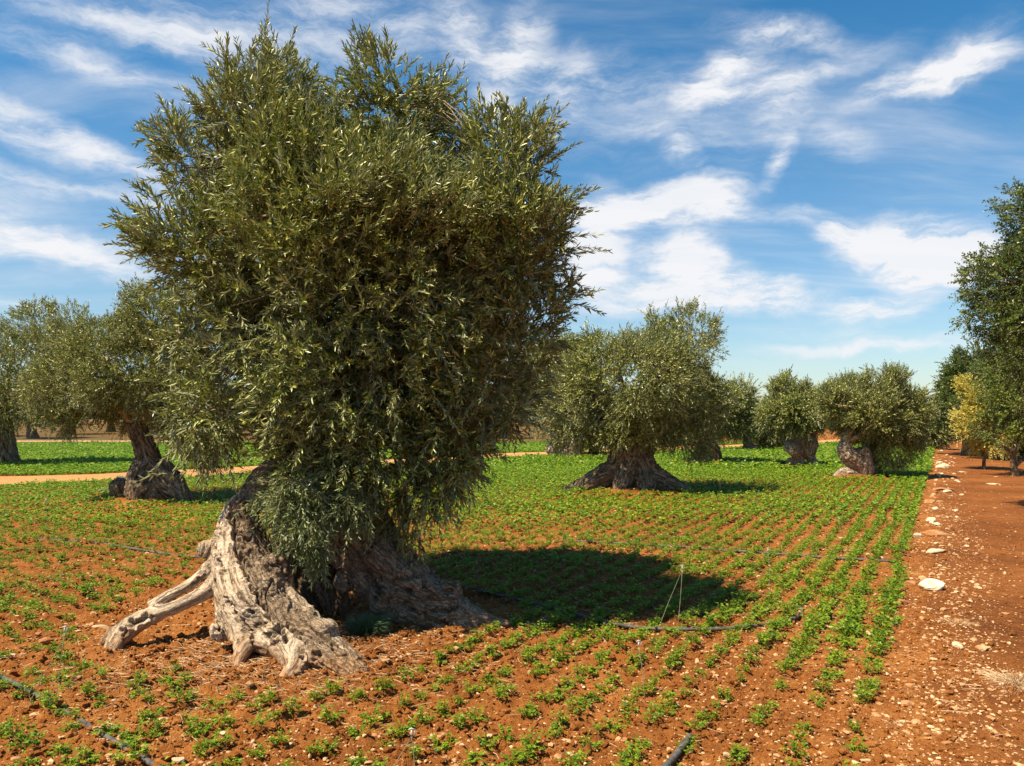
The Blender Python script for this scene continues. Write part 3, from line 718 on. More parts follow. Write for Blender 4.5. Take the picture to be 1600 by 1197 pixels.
# fruit
n = 620; idx = rg.choice(len(pts), n); fp = pts[idx] + rg.normal(0, .03, (n, 3))
ico_v = np.array([[0, 0, 1.25], [.9, 0, .4], [.28, .86, .4], [-.73, .53, .4], [-.73, -.53, .4], [.28, -.86, .4], [.73, .53, -.4], [-.28, .86, -.4], [-.9, 0, -.4], [-.28, -.86, -.4], [.73, -.53, -.4], [0, 0, -1.25]])
ico_t = np.array([[0, 1, 2], [0, 2, 3], [0, 3, 4], [0, 4, 5], [0, 5, 1], [1, 6, 2], [2, 6, 7], [2, 7, 3], [3, 7, 8], [3, 8, 4], [4, 8, 9], [4, 9, 5], [5, 9, 10], [5, 10, 1], [1, 10, 6], [11, 7, 6], [11, 8, 7], [11, 9, 8], [11, 10, 9], [11, 6, 10]])
fv = fp[:, None] + ico_v[None] * .010
o = link('fruit', mesh_np('fruit', fv.reshape(-1, 3) - base, tris=(np.arange(n)[:, None, None] * 12 + ico_t[None]).reshape(-1, 3), mat=M_fruit, smooth=True), tree); o['kind'] = 'stuff'

# ---- other olives
def auto_lobes(cx, cy, cz, rx, rz, seed, n=9):
    rg = np.random.default_rng(seed); out = [(cx, cy, cz, rx * .74, rx * .74, rz * .74)]
    for k in range(n):
        a = 2 * np.pi * (k + rg.uniform(-.3, .3)) / n; e = rg.uniform(-.45, .9); f = rg.uniform(.55, .72)
        out.append((cx + rx * f * np.cos(a) * np.cos(e), cy + rx * f * np.sin(a) * np.cos(e), cz + rz * f * np.sin(e), rx * rg.uniform(.25, .42), rx * rg.uniform(.25, .42), rz * rg.uniform(.24, .40)))
    for k in range(3):
        a = rg.uniform(0, 6.28); out.append((cx + rx * .35 * np.cos(a), cy + rx * .35 * np.sin(a), cz + rz * rg.uniform(.5, .68), rx * .3, rx * .3, rz * .34))
    return out
def olive(pos, limbs, lobes, seed, label, nsh, leaf, voxel=.035, name='olive_tree', cat='olive tree', group='olive trees in the field', lm=None, bm=None, width=.26, full=False, shoot=(.15, .34), pairs=8, long_n=160, r0=.16, start=None, lumps=(), gap=.22, shell=.6, up=.42, angle=40, stem_r=.003, n2=40, n3=150, ns=6, amp=.42, freq=1.3, gn=1.4, low_droop=.2):
    b = np.array([pos[0], pos[1], float(H(pos[0], pos[1], False))])
    t = empty(name, tuple(b), label, cat, group)
    link('trunk', trunk_mesh('trunk', limbs, voxel, b, bm or M_bark2, seed, gn, lumps, .74), t)
    ml, ms, pts = crown(lobes, nsh, leaf, width, seed, shell=shell, shoot=shoot, pairs=pairs, full=full, stem_r=stem_r, amp=amp, freq=freq, gap=gap, long_n=long_n, up=up, angle=angle, low_droop=low_droop)
    link('crown', ml.mesh('crown', lm or M_olive, False, b), t)
    if start is None: start = limbs[0][0][0][:3]
    branches(start, pts, seed, ns, n2, n3, r0, ms, 6)
    link('branches', ms.mesh('branches', M_twig, True, b), t)
    return t
Y2, Y3, Y4, Y5, Y6, Y7, Y8 = 16.7, 29.6, 19.0, 35.6, 30.6, 28.6, 23.4
olive(TREES['t2'], [(rows((212, 660, Y2, .24), (222, 690, Y2, .27), (230, 715, Y2, .32), (238, 740, Y2, .46), (246, 765, Y2, .56), (250, 792, Y2, .6)), .3, .6),
                    (rows((245, 725, Y2, .3), (268, 755, Y2 - .2, .34), (295, 790, Y2 - .3, .2)), .4, .6), (rows((228, 725, Y2, .3), (216, 755, Y2 - .3, .34), (215, 795, Y2 - .4, .3)), .2, .6)],
      LB((215, 580, Y2, 1.5, 1.6, 1.1), (110, 600, Y2, .75, .9, .75), (160, 530, Y2 + .3, .9, .9, .6), (250, 500, Y2, .9, .9, .6), (310, 620, Y2, .9, .9, .9), (125, 655, Y2, .5, .6, .3), (80, 560, Y2 + .6, .5, .6, .45), (320, 700, Y2, .5, .6, .4)),
      31, 'left olive tree behind the huge one, rooted where the sandy track passes', 10500, .072, .028, lumps=[(*P(190, 765, Y2), .26)], full=True, width=.22)
olive(TREES['t3'], [(rows((4, 640, Y3, .4), (5, 670, Y3, .42), (8, 700, Y3, .45), (10, 733, Y3, .6)), .3, .5), (rows((12, 705, Y3, .3), (25, 722, Y3, .25), (40, 734, Y3, .1)), .3, .5)],
      LB((10, 585, Y3, 2.2, 2.2, 1.9), (75, 560, Y3, 1.3, 1.2, 1.3), (110, 515, Y3, .8, .8, .9), (50, 515, Y3, 1.1, 1, .8), (-60, 570, Y3, 1.6, 1.5, 1.4), (110, 620, Y3, .9, .9, .9), (-20, 640, Y3, 1.6, 1.4, .8), (60, 640, Y3, 1.0, 1, .6)),
      32, 'olive tree cut by the left edge of the photo, brown trunk beyond the sandy track', 6500, .11, .05, shoot=(.22, .5))
olive(TREES['t4'], [(rows((985, 680, Y4, .42), (975, 708, Y4, .42), (962, 732, Y4, .36), (940, 746, Y4, .36), (915, 758, Y4 - .1, .28), (882, 768, Y4 - .2, .14)), .4, .5),
                    (rows((992, 690, Y4, .4), (1002, 720, Y4, .42), (1014, 742, Y4 - .1, .42), (1042, 756, Y4 - .2, .32), (1082, 770, Y4 - .3, .15)), .5, .6),
                    (rows((985, 715, Y4, .35), (975, 745, Y4 - .3, .3), (968, 772, Y4 - .5, .22)), .5, .5), (rows((1000, 730, Y4, .35), (1010, 760, Y4 - .4, .3), (1015, 785, Y4 - .6, .15)), .5, .7), (rows((985, 740, Y4, .3), (988, 775, Y4, .4)), .7, .4),
                    (rows((1005, 720, Y4, .2), (1018, 705, Y4, .15), (1022, 698, Y4, .1)), .5, .4)],
      LB((990, 600, Y4, 1.75, 1.8, 1.2), (895, 615, Y4, .85, 1, .85), (930, 545, Y4, .75, .9, .65), (1020, 545, Y4, 1.0, 1.1, .65), (1085, 540, Y4, .65, .9, .75), (1085, 625, Y4, .65, .9, .7), (870, 655, Y4, .5, .6, .5), (995, 668, Y4, 1.3, 1.0, .5), (1070, 684, Y4, .65, .7, .4), (900, 684, Y4, .55, .6, .38), (985, 685, Y4 - .6, .8, .5, .35)),
      33, 'broad leafy olive tree in the middle of the field with a dark splayed trunk', 12000, .075, .03, full=False, width=.27, up=.25)
olive(TREES['t5'], [(rows((905, 672, Y5, .6), (893, 688, Y5, .7), (878, 700, Y5, .8), (862, 714, Y5, .6)), .1, .5), (rows((905, 680, Y5, .6), (893, 700, Y5 - .3, .7), (888, 720, Y5 - .4, .6)), .1, .5)],
      auto_lobes(*P(872, 590, Y5), 2.7, 1.9, 7), 34, 'olive tree half hidden left of the middle one, its pale trunk wide and slanting', 5000, .12, .05, shoot=(.25, .5), bm=M_bark3)
olive(TREES['t6'], [(rows((1106, 685, Y6, .35), (1102, 700, Y6, .42), (1096, 727, Y6, .6)), .3, .4), (rows((1110, 695, Y6, .35), (1118, 712, Y6, .33), (1120, 730, Y6, .25)), .3, .4)],
      LB((1115, 640, Y6, 1.35, 1.3, 1.15), (1150, 620, Y6, .7, .8, .6), (1155, 655, Y6, .6, .7, .6), (1095, 600, Y6, .8, .8, .7), (1075, 650, Y6, .7, .8, .8)),
      35, 'olive tree behind the right side of the broad middle one, on bare soil', 4200, .11, .045, shoot=(.2, .45))
olive(TREES['t7'], [(rows((1246, 680, Y7, .30), (1243, 693, Y7, .33), (1244, 704, Y7, .33), (1250, 716, Y7, .20), (1250, 735, Y7, .30)), .1, .9), (rows((1260, 680, Y7, .35), (1263, 695, Y7, .42), (1264, 708, Y7, .30), (1268, 720, Y7, .2), (1276, 735, Y7, .28)), .3, .7),
                    (rows((1270, 722, Y7, .2), (1284, 736, Y7, .2)), .5, .7)],
      LB((1245, 645, Y7, 1.05, 1.1, .85), (1213, 650, Y7, .5, .6, .6), (1230, 615, Y7, .5, .5, .4), (1270, 630, Y7, .6, .6, .6), (1285, 645, Y7, .6, .7, .6)),
      36, 'olive tree with a knobbly grey and white split trunk', 4600, .10, .035, shoot=(.2, .42), bm=M_bark3, lumps=[(*P(1235, 697, Y7 - .2), .26), (*P(1240, 703, Y7 - .3), .22), (*P(1238, 724, Y7 + .2), .25)])
olive(TREES['t8'], [(rows((1320, 690, Y8, .22), (1322, 706, Y8, .30), (1334, 718, Y8, .33), (1346, 730, Y8, .24), (1351, 752, Y8, .16)), .1, .7), (rows((1345, 700, Y8, .3), (1352, 716, Y8, .25), (1358, 732, Y8, .2), (1361, 752, Y8, .1)), .3, .6),
                    (rows((1300, 752, Y8, .15), (1318, 740, Y8, .24), (1332, 740, Y8, .2), (1345, 752, Y8, .15)), .8, .5)],
      LB((1358, 650, Y8, 1.25, 1.2, .95), (1310, 635, Y8, .6, .8, .6), (1375, 610, Y8, .6, .7, .5), (1410, 640, Y8, .55, .7, .6), (1420, 670, Y8, .4, .5, .5), (1390, 700, Y8, .55, .6, .5), (1330, 615, Y8, .5, .6, .4)),
      37, 'low bushy olive tree on a pale bent trunk at the right end of the rows', 8000, .08, .03, shoot=(.17, .38), bm=M_bark3)
def simple(nm, px, py, Y, cx, top, bot, rx, seed, label, nsh, tr=.5, leaf=.15, lm=None, name='olive_tree', cat='olive tree', group='olive trees in the field', width=.26, bm=None, **kw):
    zt = CAM_Z - (top - 655) / 1200 * Y; zb = CAM_Z - (bot - 655) / 1200 * Y; c = P(cx, 655, Y)
    g = P(px, 655, Y); g[2] = 0
    lb = [(np.array([[g[0] + (c[0] - g[0]) * .5, Y, zb + (zt - zb) * .35, tr * .5], [g[0], Y, zb + .1, tr * .62], [g[0], Y, zb * .5, tr * .7], [g[0], Y, -.1, tr]]), .4, .5),
          (np.array([[g[0], Y, zb, tr * .4], [g[0] + tr * .7, Y - .3, zb * .3 + .1, tr * .4], [g[0] + tr * 1.2, Y - .4, -.1, tr * .3]]), .4, .5)]
    return olive((g[0], Y), lb, auto_lobes(c[0], Y, (zt + zb) / 2, rx, (zt - zb) / 2, seed, 7), seed, label, int(nsh * 1.7), leaf, .07, name, cat, group, lm, bm, width, False, (.28, .6), 8, 30, .14, None, (), .3, stem_r=.006, n2=20, n3=50, ns=5, **kw)
simple('t9', 1212, 702, 46, 1200, 638, 697, 1.6, 41, 'small far olive tree with a wide dark trunk, seen left of the knobbly-trunked one', 1300, 1.0)
simple('t10', 1447, 703, 45, 1458, 636, 701, 1.35, 42, 'dark olive tree at the far end of the rows beside the stony path', 1500, .65)
simple('t11', 1168, 699, 43, 1160, 604, 694, 1.0, 43, 'slim upright pale olive tree at the right edge of the middle clump', 1300, .5)
simple('t12', 1072, 700, 50, 1065, 620, 695, 1.8, 44, 'distant olive tree whose pale trunk foot shows under the broad middle crown', 1000, .7)
simple('t13', 925, 716, 36.5, 925, 610, 700, 1.5, 45, 'short-trunked olive tree close left of the broad middle one', 1200, .35)

# ---- right-hand trees
CG = 'carob trees along the path'
olive((11.9, 14.2), [(np.array([[11.7, 14.2, 2.6, .22], [11.8, 14.2, 1.4, .26], [11.9, 14.2, .5, .30], [11.9, 14.2, -.1, .4]]), .5, .5), (np.array([[11.8, 14.2, 1.2, .2], [12.4, 14.4, 2.4, .16], [12.8, 14.5, 3.2, .1]]), .5, .5)],
      [(11.9, 14.2, 4.5, 2.7, 2.5, 2.0), (10.4, 14.2, 4.4, 1.5, 1.5, 1.1), (10.2, 14.0, 3.5, 1.3, 1.3, .8), (10.3, 14.4, 5.3, 1.1, 1.2, .8), (10.15, 14.2, 5.75, 1.1, 1.1, .75), (9.2, 14.2, 4.3, .85, .9, .7), (9.7, 14.3, 3.0, .85, .8, .65), (8.8, 14.6, 3.25, .5, .5, .3), (9.2, 14.5, 3.7, .8, .7, .5), (9.9, 14.3, 5.6, .8, .8, .6), (10.8, 14.2, 5.4, 1.3, 1.2, .9), (10.9, 14.2, 2.7, 1.2, 1.2, .7), (11.0, 14.2, 6.0, 1.2, 1.2, .8), (12.2, 14.2, 6.4, 1.4, 1.4, .9), (9.5, 14.1, 3.5, .7, .7, .35), (13.6, 14.2, 4.6, 1.6, 1.6, 1.5)],
      51, 'tall dark carob tree rising highest at the right edge of the photo', 21000, .062, .05, 'carob_tree', 'carob tree', CG, M_carob, None, .55, False, (.15, .34), 7, 40, .2, None, (), .25, .7, up=.22, angle=60, amp=.3, freq=.9)
simple('c2', 1512, 702, 38, 1528, 545, 696, 2.4, 52, 'dark round carob tree down the path, directly left of the yellow-leaved tree', 3600, .5, .11, M_carob, 'carob_tree', 'carob tree', CG, .5, up=.2)
olive((16.3, 24.6), [(np.array([[16.6, 24.6, 2.0, .09], [16.2, 24.6, 1.2, .11], [16.05, 24.6, .6, .12], [16.15, 24.6, -.1, .16]]), .5, .4), (np.array([[16.1, 24.6, .7, .08], [15.5, 24.7, 1.1, .07], [15.0, 24.7, 1.6, .05]]), .5, .4), (np.array([[16.1, 24.6, .3, .09], [17.0, 24.8, .9, .09], [17.6, 24.8, 1.6, .07]]), .5, .4)],
      [(17.0, 24.6, 2.4, 1.6, 1.5, 1.3), (15.9, 24.4, 2.4, 1.0, 1.0, .9), (16.6, 24.6, 3.6, 1.3, 1.2, .8), (18.5, 24.6, 2.6, 1.4, 1.4, 1.4), (15.4, 24.5, 1.7, .6, .7, .45), (16.0, 24.4, 3.3, .8, .8, .6), (16.6, 24.3, 1.55, 1.1, .9, .5), (15.6, 24.2, 1.2, .55, .6, .4), (17.4, 24.2, .95, .8, .7, .45), (17.3, 24.8, 4.3, 1.5, 1.3, 1.0), (16.3, 24.8, 4.0, .8, .8, .6)],
      53, 'bushy mid-green tree with thin leaning stems under the tall dark carob', 8000, .08, .03, 'carob_tree', 'tree', CG, M_green, None, .42, False, (.17, .36), 7, 60, .12, None, (), .28, up=.2)
YL = 28.0
olive(G(1537, 733), [(np.array([[*P(1537, 690, 27.5)[:2], .95, .05], [*P(1538, 700, 27.5)[:2], .6, .06], [*P(1537, 710, 27.5)[:2], .2, .08], [*P(1537, 720, 27.5)[:2], -.05, .09]]), .4, .3)],
      [(*P(1530, 640, 27.5)[:2], 2.0, .35, .5, .75), (*P(1518, 655, 27.5)[:2], 1.75, .42, .5, .4), (*P(1548, 640, 27.0)[:2], 2.2, .45, .5, .5), (*P(1522, 610, 27.5)[:2], 2.8, .22, .4, .5), (*P(1540, 675, 27.5)[:2], 1.2, .45, .5, .35), (*P(1556, 690, 27.0)[:2], 1.0, .5, .4, .3)],
      54, 'slender tree with bright yellow autumn leaves and a thin stem beside the path', 1500, .10, .02, 'almond_tree', 'tree', 'trees beside the path', M_yellow, None, .42, False, (.2, .45), 7, 20, .05, None, (), .2, up=.3, n2=15, n3=40, ns=4)
simple('c3', 1590, 720, 34, 1600, 560, 712, 3.0, 55, 'shaded carob tree deep behind the yellow-leaved tree at the photo edge', 3000, .5, .12, M_carob, 'carob_tree', 'carob tree', CG, .5, up=.2)
simple('c4', 1488, 690, 62, 1492, 622, 686, 2.2, 56, 'farthest small carob tree where the path meets the horizon', 1300, .5, .16, M_carob, 'carob_tree', 'carob tree', CG, .5, up=.2)

# ---- far trees along the horizon: three shapes, copied
protos = []
for s in (61, 62, 63):
    lb = [(np.array([[0, 0, 1.4, .35], [0.1, 0, .8, .4], [0, 0, -.1, .6]]), .4, .4)]
    t = olive((0, 400.0), [(l[0] + np.array([0, 400, 0, 0]), l[1], l[2]) for l in lb], auto_lobes(0, 400, 2.4, 2.2, 1.6, s, 7), s, 'small far olive tree in the hazy line along the horizon', 520, .26, .1,
              'olive_tree', 'olive tree', 'far olive trees on the horizon', None, None, .3, False, (.5, .9), 6, 20, .14, None, (), .3, n2=8, n3=12, ns=4, stem_r=.01)
    protos.append(t)
spots = []
rgf = np.random.default_rng(12)
for k in range(74):
    y = rgf.uniform(66, 160); px = rgf.uniform(-60, 1500)
    if px > 1120 and y < 115: px -= 760
    spots.append(((px - 800) / 1200 * y, y))
for i, (x, y) in enumerate(spots):
    if i < 3: o = protos[i]
    else:
        src = protos[i % 3]; o = src.copy(); COL.objects.link(o)
        for ch in src.children:
            c = ch.copy(); COL.objects.link(c); c.parent = o
    o.location = (x, y, float(H(x, y, False)) + (max(0, min(.9, (y - 60) * .012)) if x < 14 else 0)); o.rotation_euler = (0, 0, rgf.uniform(0, 6.28)); s = rgf.uniform(.85, 1.5); o.scale = (s, s, s)

# ------------------------------------------------------------------ crop
def plant_proto(seed, n_stem, leaf, per=5, R_=.075, Hh=.07, full=True):
    rg = np.random.default_rng(seed); mb = MB(); B = []; Dd = []; N = []; L = []
    for k in range(n_stem):
        a = rg.uniform(0, 6.28); e = np.radians(rg.uniform(18, 82)); r = rg.uniform(.55, 1.1)
        d = np.array([np.cos(a) * np.cos(e) * R_ * 1.25, np.sin(a) * np.cos(e) * R_ * 1.25, np.sin(e) * Hh * 1.25]) * r
        c = np.array([[0, 0, -.01], d * .5 + [0, 0, .012], d])
        if full: mb.tube(spline(c, 5), .0012, 3, cap=False)
        for j in range(per):
            t = 1 if j == 0 else rg.uniform(.55, .98); p = d * t + rg.normal(0, .006, 3)
            az = a + (0 if j == 0 else rg.choice([-1, 1]) * rg.uniform(.5, 1.5)); ee = rg.uniform(-.3, .6)
            dd = np.array([np.cos(az) * np.cos(ee), np.sin(az) * np.cos(ee), np.sin(ee)])
            nn = unit(np.array([0, 0, 1]) + rg.normal(0, .35, 3)); B.append(p); Dd.append(dd); N.append(nn); L.append(leaf * rg.uniform(.7, 1.2))
    B, Dd, N, L = map(np.array, (B, Dd, N, L))
    s = unit(np.cross(Dd, N)); n2 = np.cross(s, Dd); l = L[:, None]
    if full:   # three-lobed leaflet
        pts_ = [(0, 0, 0), (.30, .16, .04), (.42, .46, .10), (.62, .20, .03), (1, 0, -.10), (.62, -.20, .03), (.42, -.46, .10), (.30, -.16, .04)]
        v = np.stack([B + Dd * l * a + s * l * b + n2 * l * c for (a, b, c) in pts_], 1).reshape(-1, 3); o = np.arange(len(B))[:, None] * 8
        q = np.concatenate([o + [[0, 1, 2, 3]], o + [[0, 5, 6, 7]], o + [[0, 3, 4, 5]]])
        mb.add(v, q)
    else:
        v, q = leaves_np(B, Dd, N, L, L * .8, False); mb.add(v, q)
    return np.vstack(mb.v), np.vstack(mb.q)

EXCL = np.array([G(*p) for p in [(125, 985), (250, 925), (330, 892), (480, 876), (600, 880), (720, 925), (815, 955), (800, 990), (690, 1012), (625, 1062), (560, 1085), (430, 1092), (330, 1062), (250, 1050), (165, 1045)]])
rc = np.random.default_rng(99)
def row_set(u, v, origin, s_range, t_range, ds, dt, js, jt):
    s = np.arange(*s_range, ds); t = np.arange(*t_range, dt)
    S, T = np.meshgrid(s, t); S = S.ravel(); T = T.ravel()
    T = T + rc.uniform(-.5, .5, len(T)) * dt * jt
    wob = .035 * vnoise(T * .8, S * 3, seed=6)
    S = S + rc.normal(0, js, len(S)) + wob
    return origin[0] + u[0] * T + v[0] * S, origin[1] + u[1] * T + v[1] * S, S
x1, y1, s1 = row_set(ROW, PERP, (1.89, 4.28), (0, 60), (-8, 66), .25, .145, .013, .8)
left = (x1 < -2.1 + .25 * (y1 - 6)) & (y1 < 9.5) & (x1 < -1.2)
U2 = np.array([.79, -.61]); V2 = np.array([.61, .79])
x2, y2, s2 = row_set(U2, V2, (-4, 7), (-6, 6), (-9, 9), .27, .17, .03, .9)
l2 = (x2 < -2.1 + .25 * (y2 - 6)) & (y2 < 9.5) & (x2 < -1.2)
x = np.concatenate([x1[~left], x2[l2]]); y = np.concatenate([y1[~left], y2[l2]])
# keep to the view wedge plus margin for a side-step
vis = (y > 2.9) & (np.abs(x) < y * .74 + 2.5) & (x < edge_x(y) + .04) & (y < 56.6)
vis &= ~inpoly(x, y, EXCL)
dt = np.full(len(x), 1e9)
for c in TRC[::2]: dt = np.minimum(dt, np.hypot(x - c[0], y - c[1]))
vis &= dt > 1.95
for k, (tx, ty, r) in TREES.items(): vis &= np.hypot(x - tx, (y - ty) * 1.0) > r * (.95 + .25 * vnoise(x * 2, y * 2, seed=4))
x, y = x[vis], y[vis]
off = (edge_x(y) - x) * .874
# vigour of the plants: thin near the camera and in bare patches, closing to a carpet farther off
patch = fbm(x * .32, y * .32, oct=3, seed=44)
vig = .72 + .48 * sstep(5.0, 9.0, y + .8 * patch) + .25 * patch
vig += .28 * np.exp(-(off / .5) ** 2) * sstep(5.5, 7.0, y)
bare = np.exp(-(((x + 4.6) / 2.2) ** 2 + ((y - 10.0) / 1.3) ** 2)) + .8 * np.exp(-(((x - 1.6) / 1.6) ** 2 + ((y - 5.2) / .9) ** 2)) * .4 + .7 * np.exp(-(((x - 1.2) / 2.0) ** 2 + ((y - 26.5) / .9) ** 2)) + .6 * np.exp(-(((x - 7.4) / 2.2) ** 2 + ((y - 31.5) / .8) ** 2))+ .6 * np.exp(-(((x + .3) / 1.0) ** 2 + ((y - 10.4) / .8) ** 2)) + .9 * np.exp(-(((x - .6) / 1.3) ** 2 + ((y - 8.2) / 1.3) ** 2))
vig -= .32 * bare
keep = rc.random(len(x)) < np.clip(vig * 1.45, .1, .98)
keep &= ~((y < 6) & (rc.random(len(x)) < .12))
x, y, vig = x[keep], y[keep], vig[keep]
siz = np.clip(vig, .4, 1.3) * rc.uniform(.75, 1.25, len(x)) * (1.30 - .42 * sstep(6, 9, y) + .30 * sstep(17, 27, y))
z = H(x, y)
app = siz / y; inview = (np.abs(x / y) < .665) & (y > 3.98)
order = np.argsort(-np.where(inview, app, -1)); ind = order[:300]; rest = order[300:]
PRO = [mesh_np('crop_plant', *plant_proto(100 + k, 14, .025, 6), mat=M_crop) for k in range(7)]
for k in ind:
    o = D.objects.new('crop_plant', PRO[rc.integers(7)]); COL.objects.link(o)
    o.location = (x[k], y[k], z[k]); s = siz[k]; o.scale = (s, s, s * rc.uniform(.85, 1.2)); o.rotation_euler = (0, 0, rc.uniform(0, 6.28))
    px = 800 + x[k] / y[k] * 1200; py = 655 + (CAM_Z) / y[k] * 1200; row = int(round((edge_x(y[k]) - x[k]) * .874 / .25))
    ORD = ['last', 'second', 'third', 'fourth', 'fifth', 'sixth', 'seventh', 'eighth']
    if px < 150: lab = 'green crop plant at the far lower left, ' + ('above' if py < 1050 + px * .55 else 'below') + ' the slanting black hose'
    elif px < 330: lab = ('lush' if siz[k] > 1.2 else 'small') + ' green crop plant on pebbly soil below the arching root'
    elif px < 480: lab = 'green crop plant on red soil in front of the pale left trunk foot'
    elif px < 620: lab = 'green crop plant on red soil in front of the knobbly right trunk foot'
    elif row < 8: lab = ('lush' if siz[k] > 1.25 else 'small') + ' green crop plant in the ' + ORD[row] + ' row from the path, ' + ('at the bottom edge' if py > 1110 else 'below the hooked hose' if py > 985 else 'above the hooked hose')
    elif py > 1110: lab = 'green crop plant at the bottom edge ' + ('around the white-topped stake' if px < 800 else 'left of the thick hose end' if px < 1040 else 'right of the thick hose end')
    elif px < 800: lab = ('lush' if siz[k] > 1.25 else 'small') + ' green crop plant on bare soil right of the trunk feet'
    else: lab = ('lush' if siz[k] > 1.25 else 'small') + ' green crop plant ' + ('left of' if px < 990 else 'right of') + ' the thin stake, ' + ('close below the hooked hose' if py < 1040 else 'midway between hooked hose and bottom edge')
    tag(o, lab, 'crop plant', 'nearest crop plants on the red soil')
def scatter(protos, xs, ys, zs, sc, name, label):
    mb = MB(); pid = rc.integers(0, len(protos), len(xs)); a = rc.uniform(0, 6.28, len(xs))
    for k, (pv, pq) in enumerate(protos):
        m = np.where(pid == k)[0]
        if not len(m): continue
        ca, sa = np.cos(a[m])[:, None], np.sin(a[m])[:, None]; s = sc[m][:, None]
        v = np.stack([(pv[None, :, 0] * ca - pv[None, :, 1] * sa) * s + xs[m][:, None], (pv[None, :, 0] * sa + pv[None, :, 1] * ca) * s + ys[m][:, None], pv[None, :, 2] * s + zs[m][:, None]], -1)
        q = (pq[None] + (np.arange(len(m)) * len(pv))[:, None, None]).reshape(-1, 4); mb.add(v.reshape(-1, 3), q)
    return tag(link(name, mb.mesh(name, M_crop, False)), label, 'crop', kind='stuff')
near_m = rest[y[rest] < 13]; mid_m = rest[(y[rest] >= 13) & (y[rest] < 26)]; far_m = rest[y[rest] >= 26]
scatter([plant_proto(200 + k, 12, .026, 5) for k in range(6)], x[near_m], y[near_m], z[near_m], siz[near_m], 'crop_rows', 'rows of small green crop plants running over the red soil')
scatter([plant_proto(300 + k, 7, .042, 4, full=False) for k in range(6)], x[mid_m], y[mid_m], z[mid_m], siz[mid_m] * 1.12, 'crop_rows', 'denser green crop rows around the middle olive trees')
scatter([plant_proto(400 + k, 7, .052, 3, full=False, R_=.085) for k in range(6)], x[far_m], y[far_m], z[far_m], siz[far_m] * 1.25, 'crop_rows', 'closed green carpet of crop in the far field')

# ------------------------------------------------------------------ stones
def rock_np(c, r, rg, flat=.6, sub=False):
    v = unit(ico_v); 
    return v
def gravel(n, name, label, mat, xs, ys, size, flat=.6):
    rg = np.random.default_rng(n); sc = size[:, None] * rg.uniform(.55, 1.35, (n, 3)); sc[:, 2] *= flat
    v = unit(ico_v)[None] * (1 + rg.uniform(-.28, .28, (n, 12, 1))) * sc[:, None]
    a = rg.uniform(0, 6.28, n); ca, sa = np.cos(a)[:, None], np.sin(a)[:, None]
    v = np.stack([v[..., 0] * ca - v[..., 1] * sa, v[..., 0] * sa + v[..., 1] * ca, v[..., 2]], -1)
    v += np.stack([xs, ys, H(xs, ys) + size * flat * .25], -1)[:, None]
    t = (np.arange(n)[:, None, None] * 12 + ico_t[None]).reshape(-1, 3)
    return tag(link(name, mesh_np(name, v.reshape(-1, 3), tris=t, mat=mat)), label, 'gravel', kind='stuff')
N = 330000; rg = np.random.default_rng(77)
yy = 3.2 * (40 / 3.2) ** rg.random(N) ** 1.0; xx = rg.uniform(-.8, .8, N) * yy + rg.uniform(-.5, .5, N)
off = (xx - edge_x(yy)) * .874
clus = fbm(xx * 1.4, yy * 1.4, oct=2, seed=70)
pr = .30 + .30 * clus; pr = pr + .55 * np.exp(-((off - .5) / .34) ** 2); pr = pr * (1 - .80 * sstep(.75, 1.25, off + .25 * clus)); pr = np.where(yy > 16, pr * .5, pr)
pr = np.where((off < -.3) & (yy > 12), pr * .3, pr)
pr = pr * np.where(off > 0, .62 + .38 * sstep(4.5, 9, yy), 1); m = rg.random(N) < pr * .62; xx, yy = xx[m], yy[m]; n = len(xx)
sz = np.exp(rg.normal(math.log(.0054), .5, n)); sz = np.clip(sz, .003, .026) * (1 + .045 * yy)
gravel(n, 'gravel', 'small pale limestone pebbles strewn over the red soil', M_grav, xx, yy, sz)

n = 42000; yy = 3.4 * (13 / 3.4) ** rg.random(n); xx = rg.uniform(-.78, .78, n) * yy
k_ = (xx - edge_x(yy) < .6) | (rg.random(n) < .25); yy, xx = yy[k_], xx[k_]
o = gravel(len(xx), 'soil_clods', 'loose crumbs and clods of tilled red soil', M_field, xx, yy, np.clip(np.exp(rg.normal(math.log(.0085), .55, len(xx))), .004, .034), .75)
n = 2600; aa = rg.uniform(0, 6.28, n); rr_ = rg.normal(1, .22, n)
gravel(n, 'soil_crumbs', 'crumbly earth banked around the big roots', M_field, -1.55 + 1.25 * rr_ * np.cos(aa), 5.95 + .62 * rr_ * np.sin(aa), np.clip(np.exp(rg.normal(math.log(.012), .5, n)), .005, .04), .7)

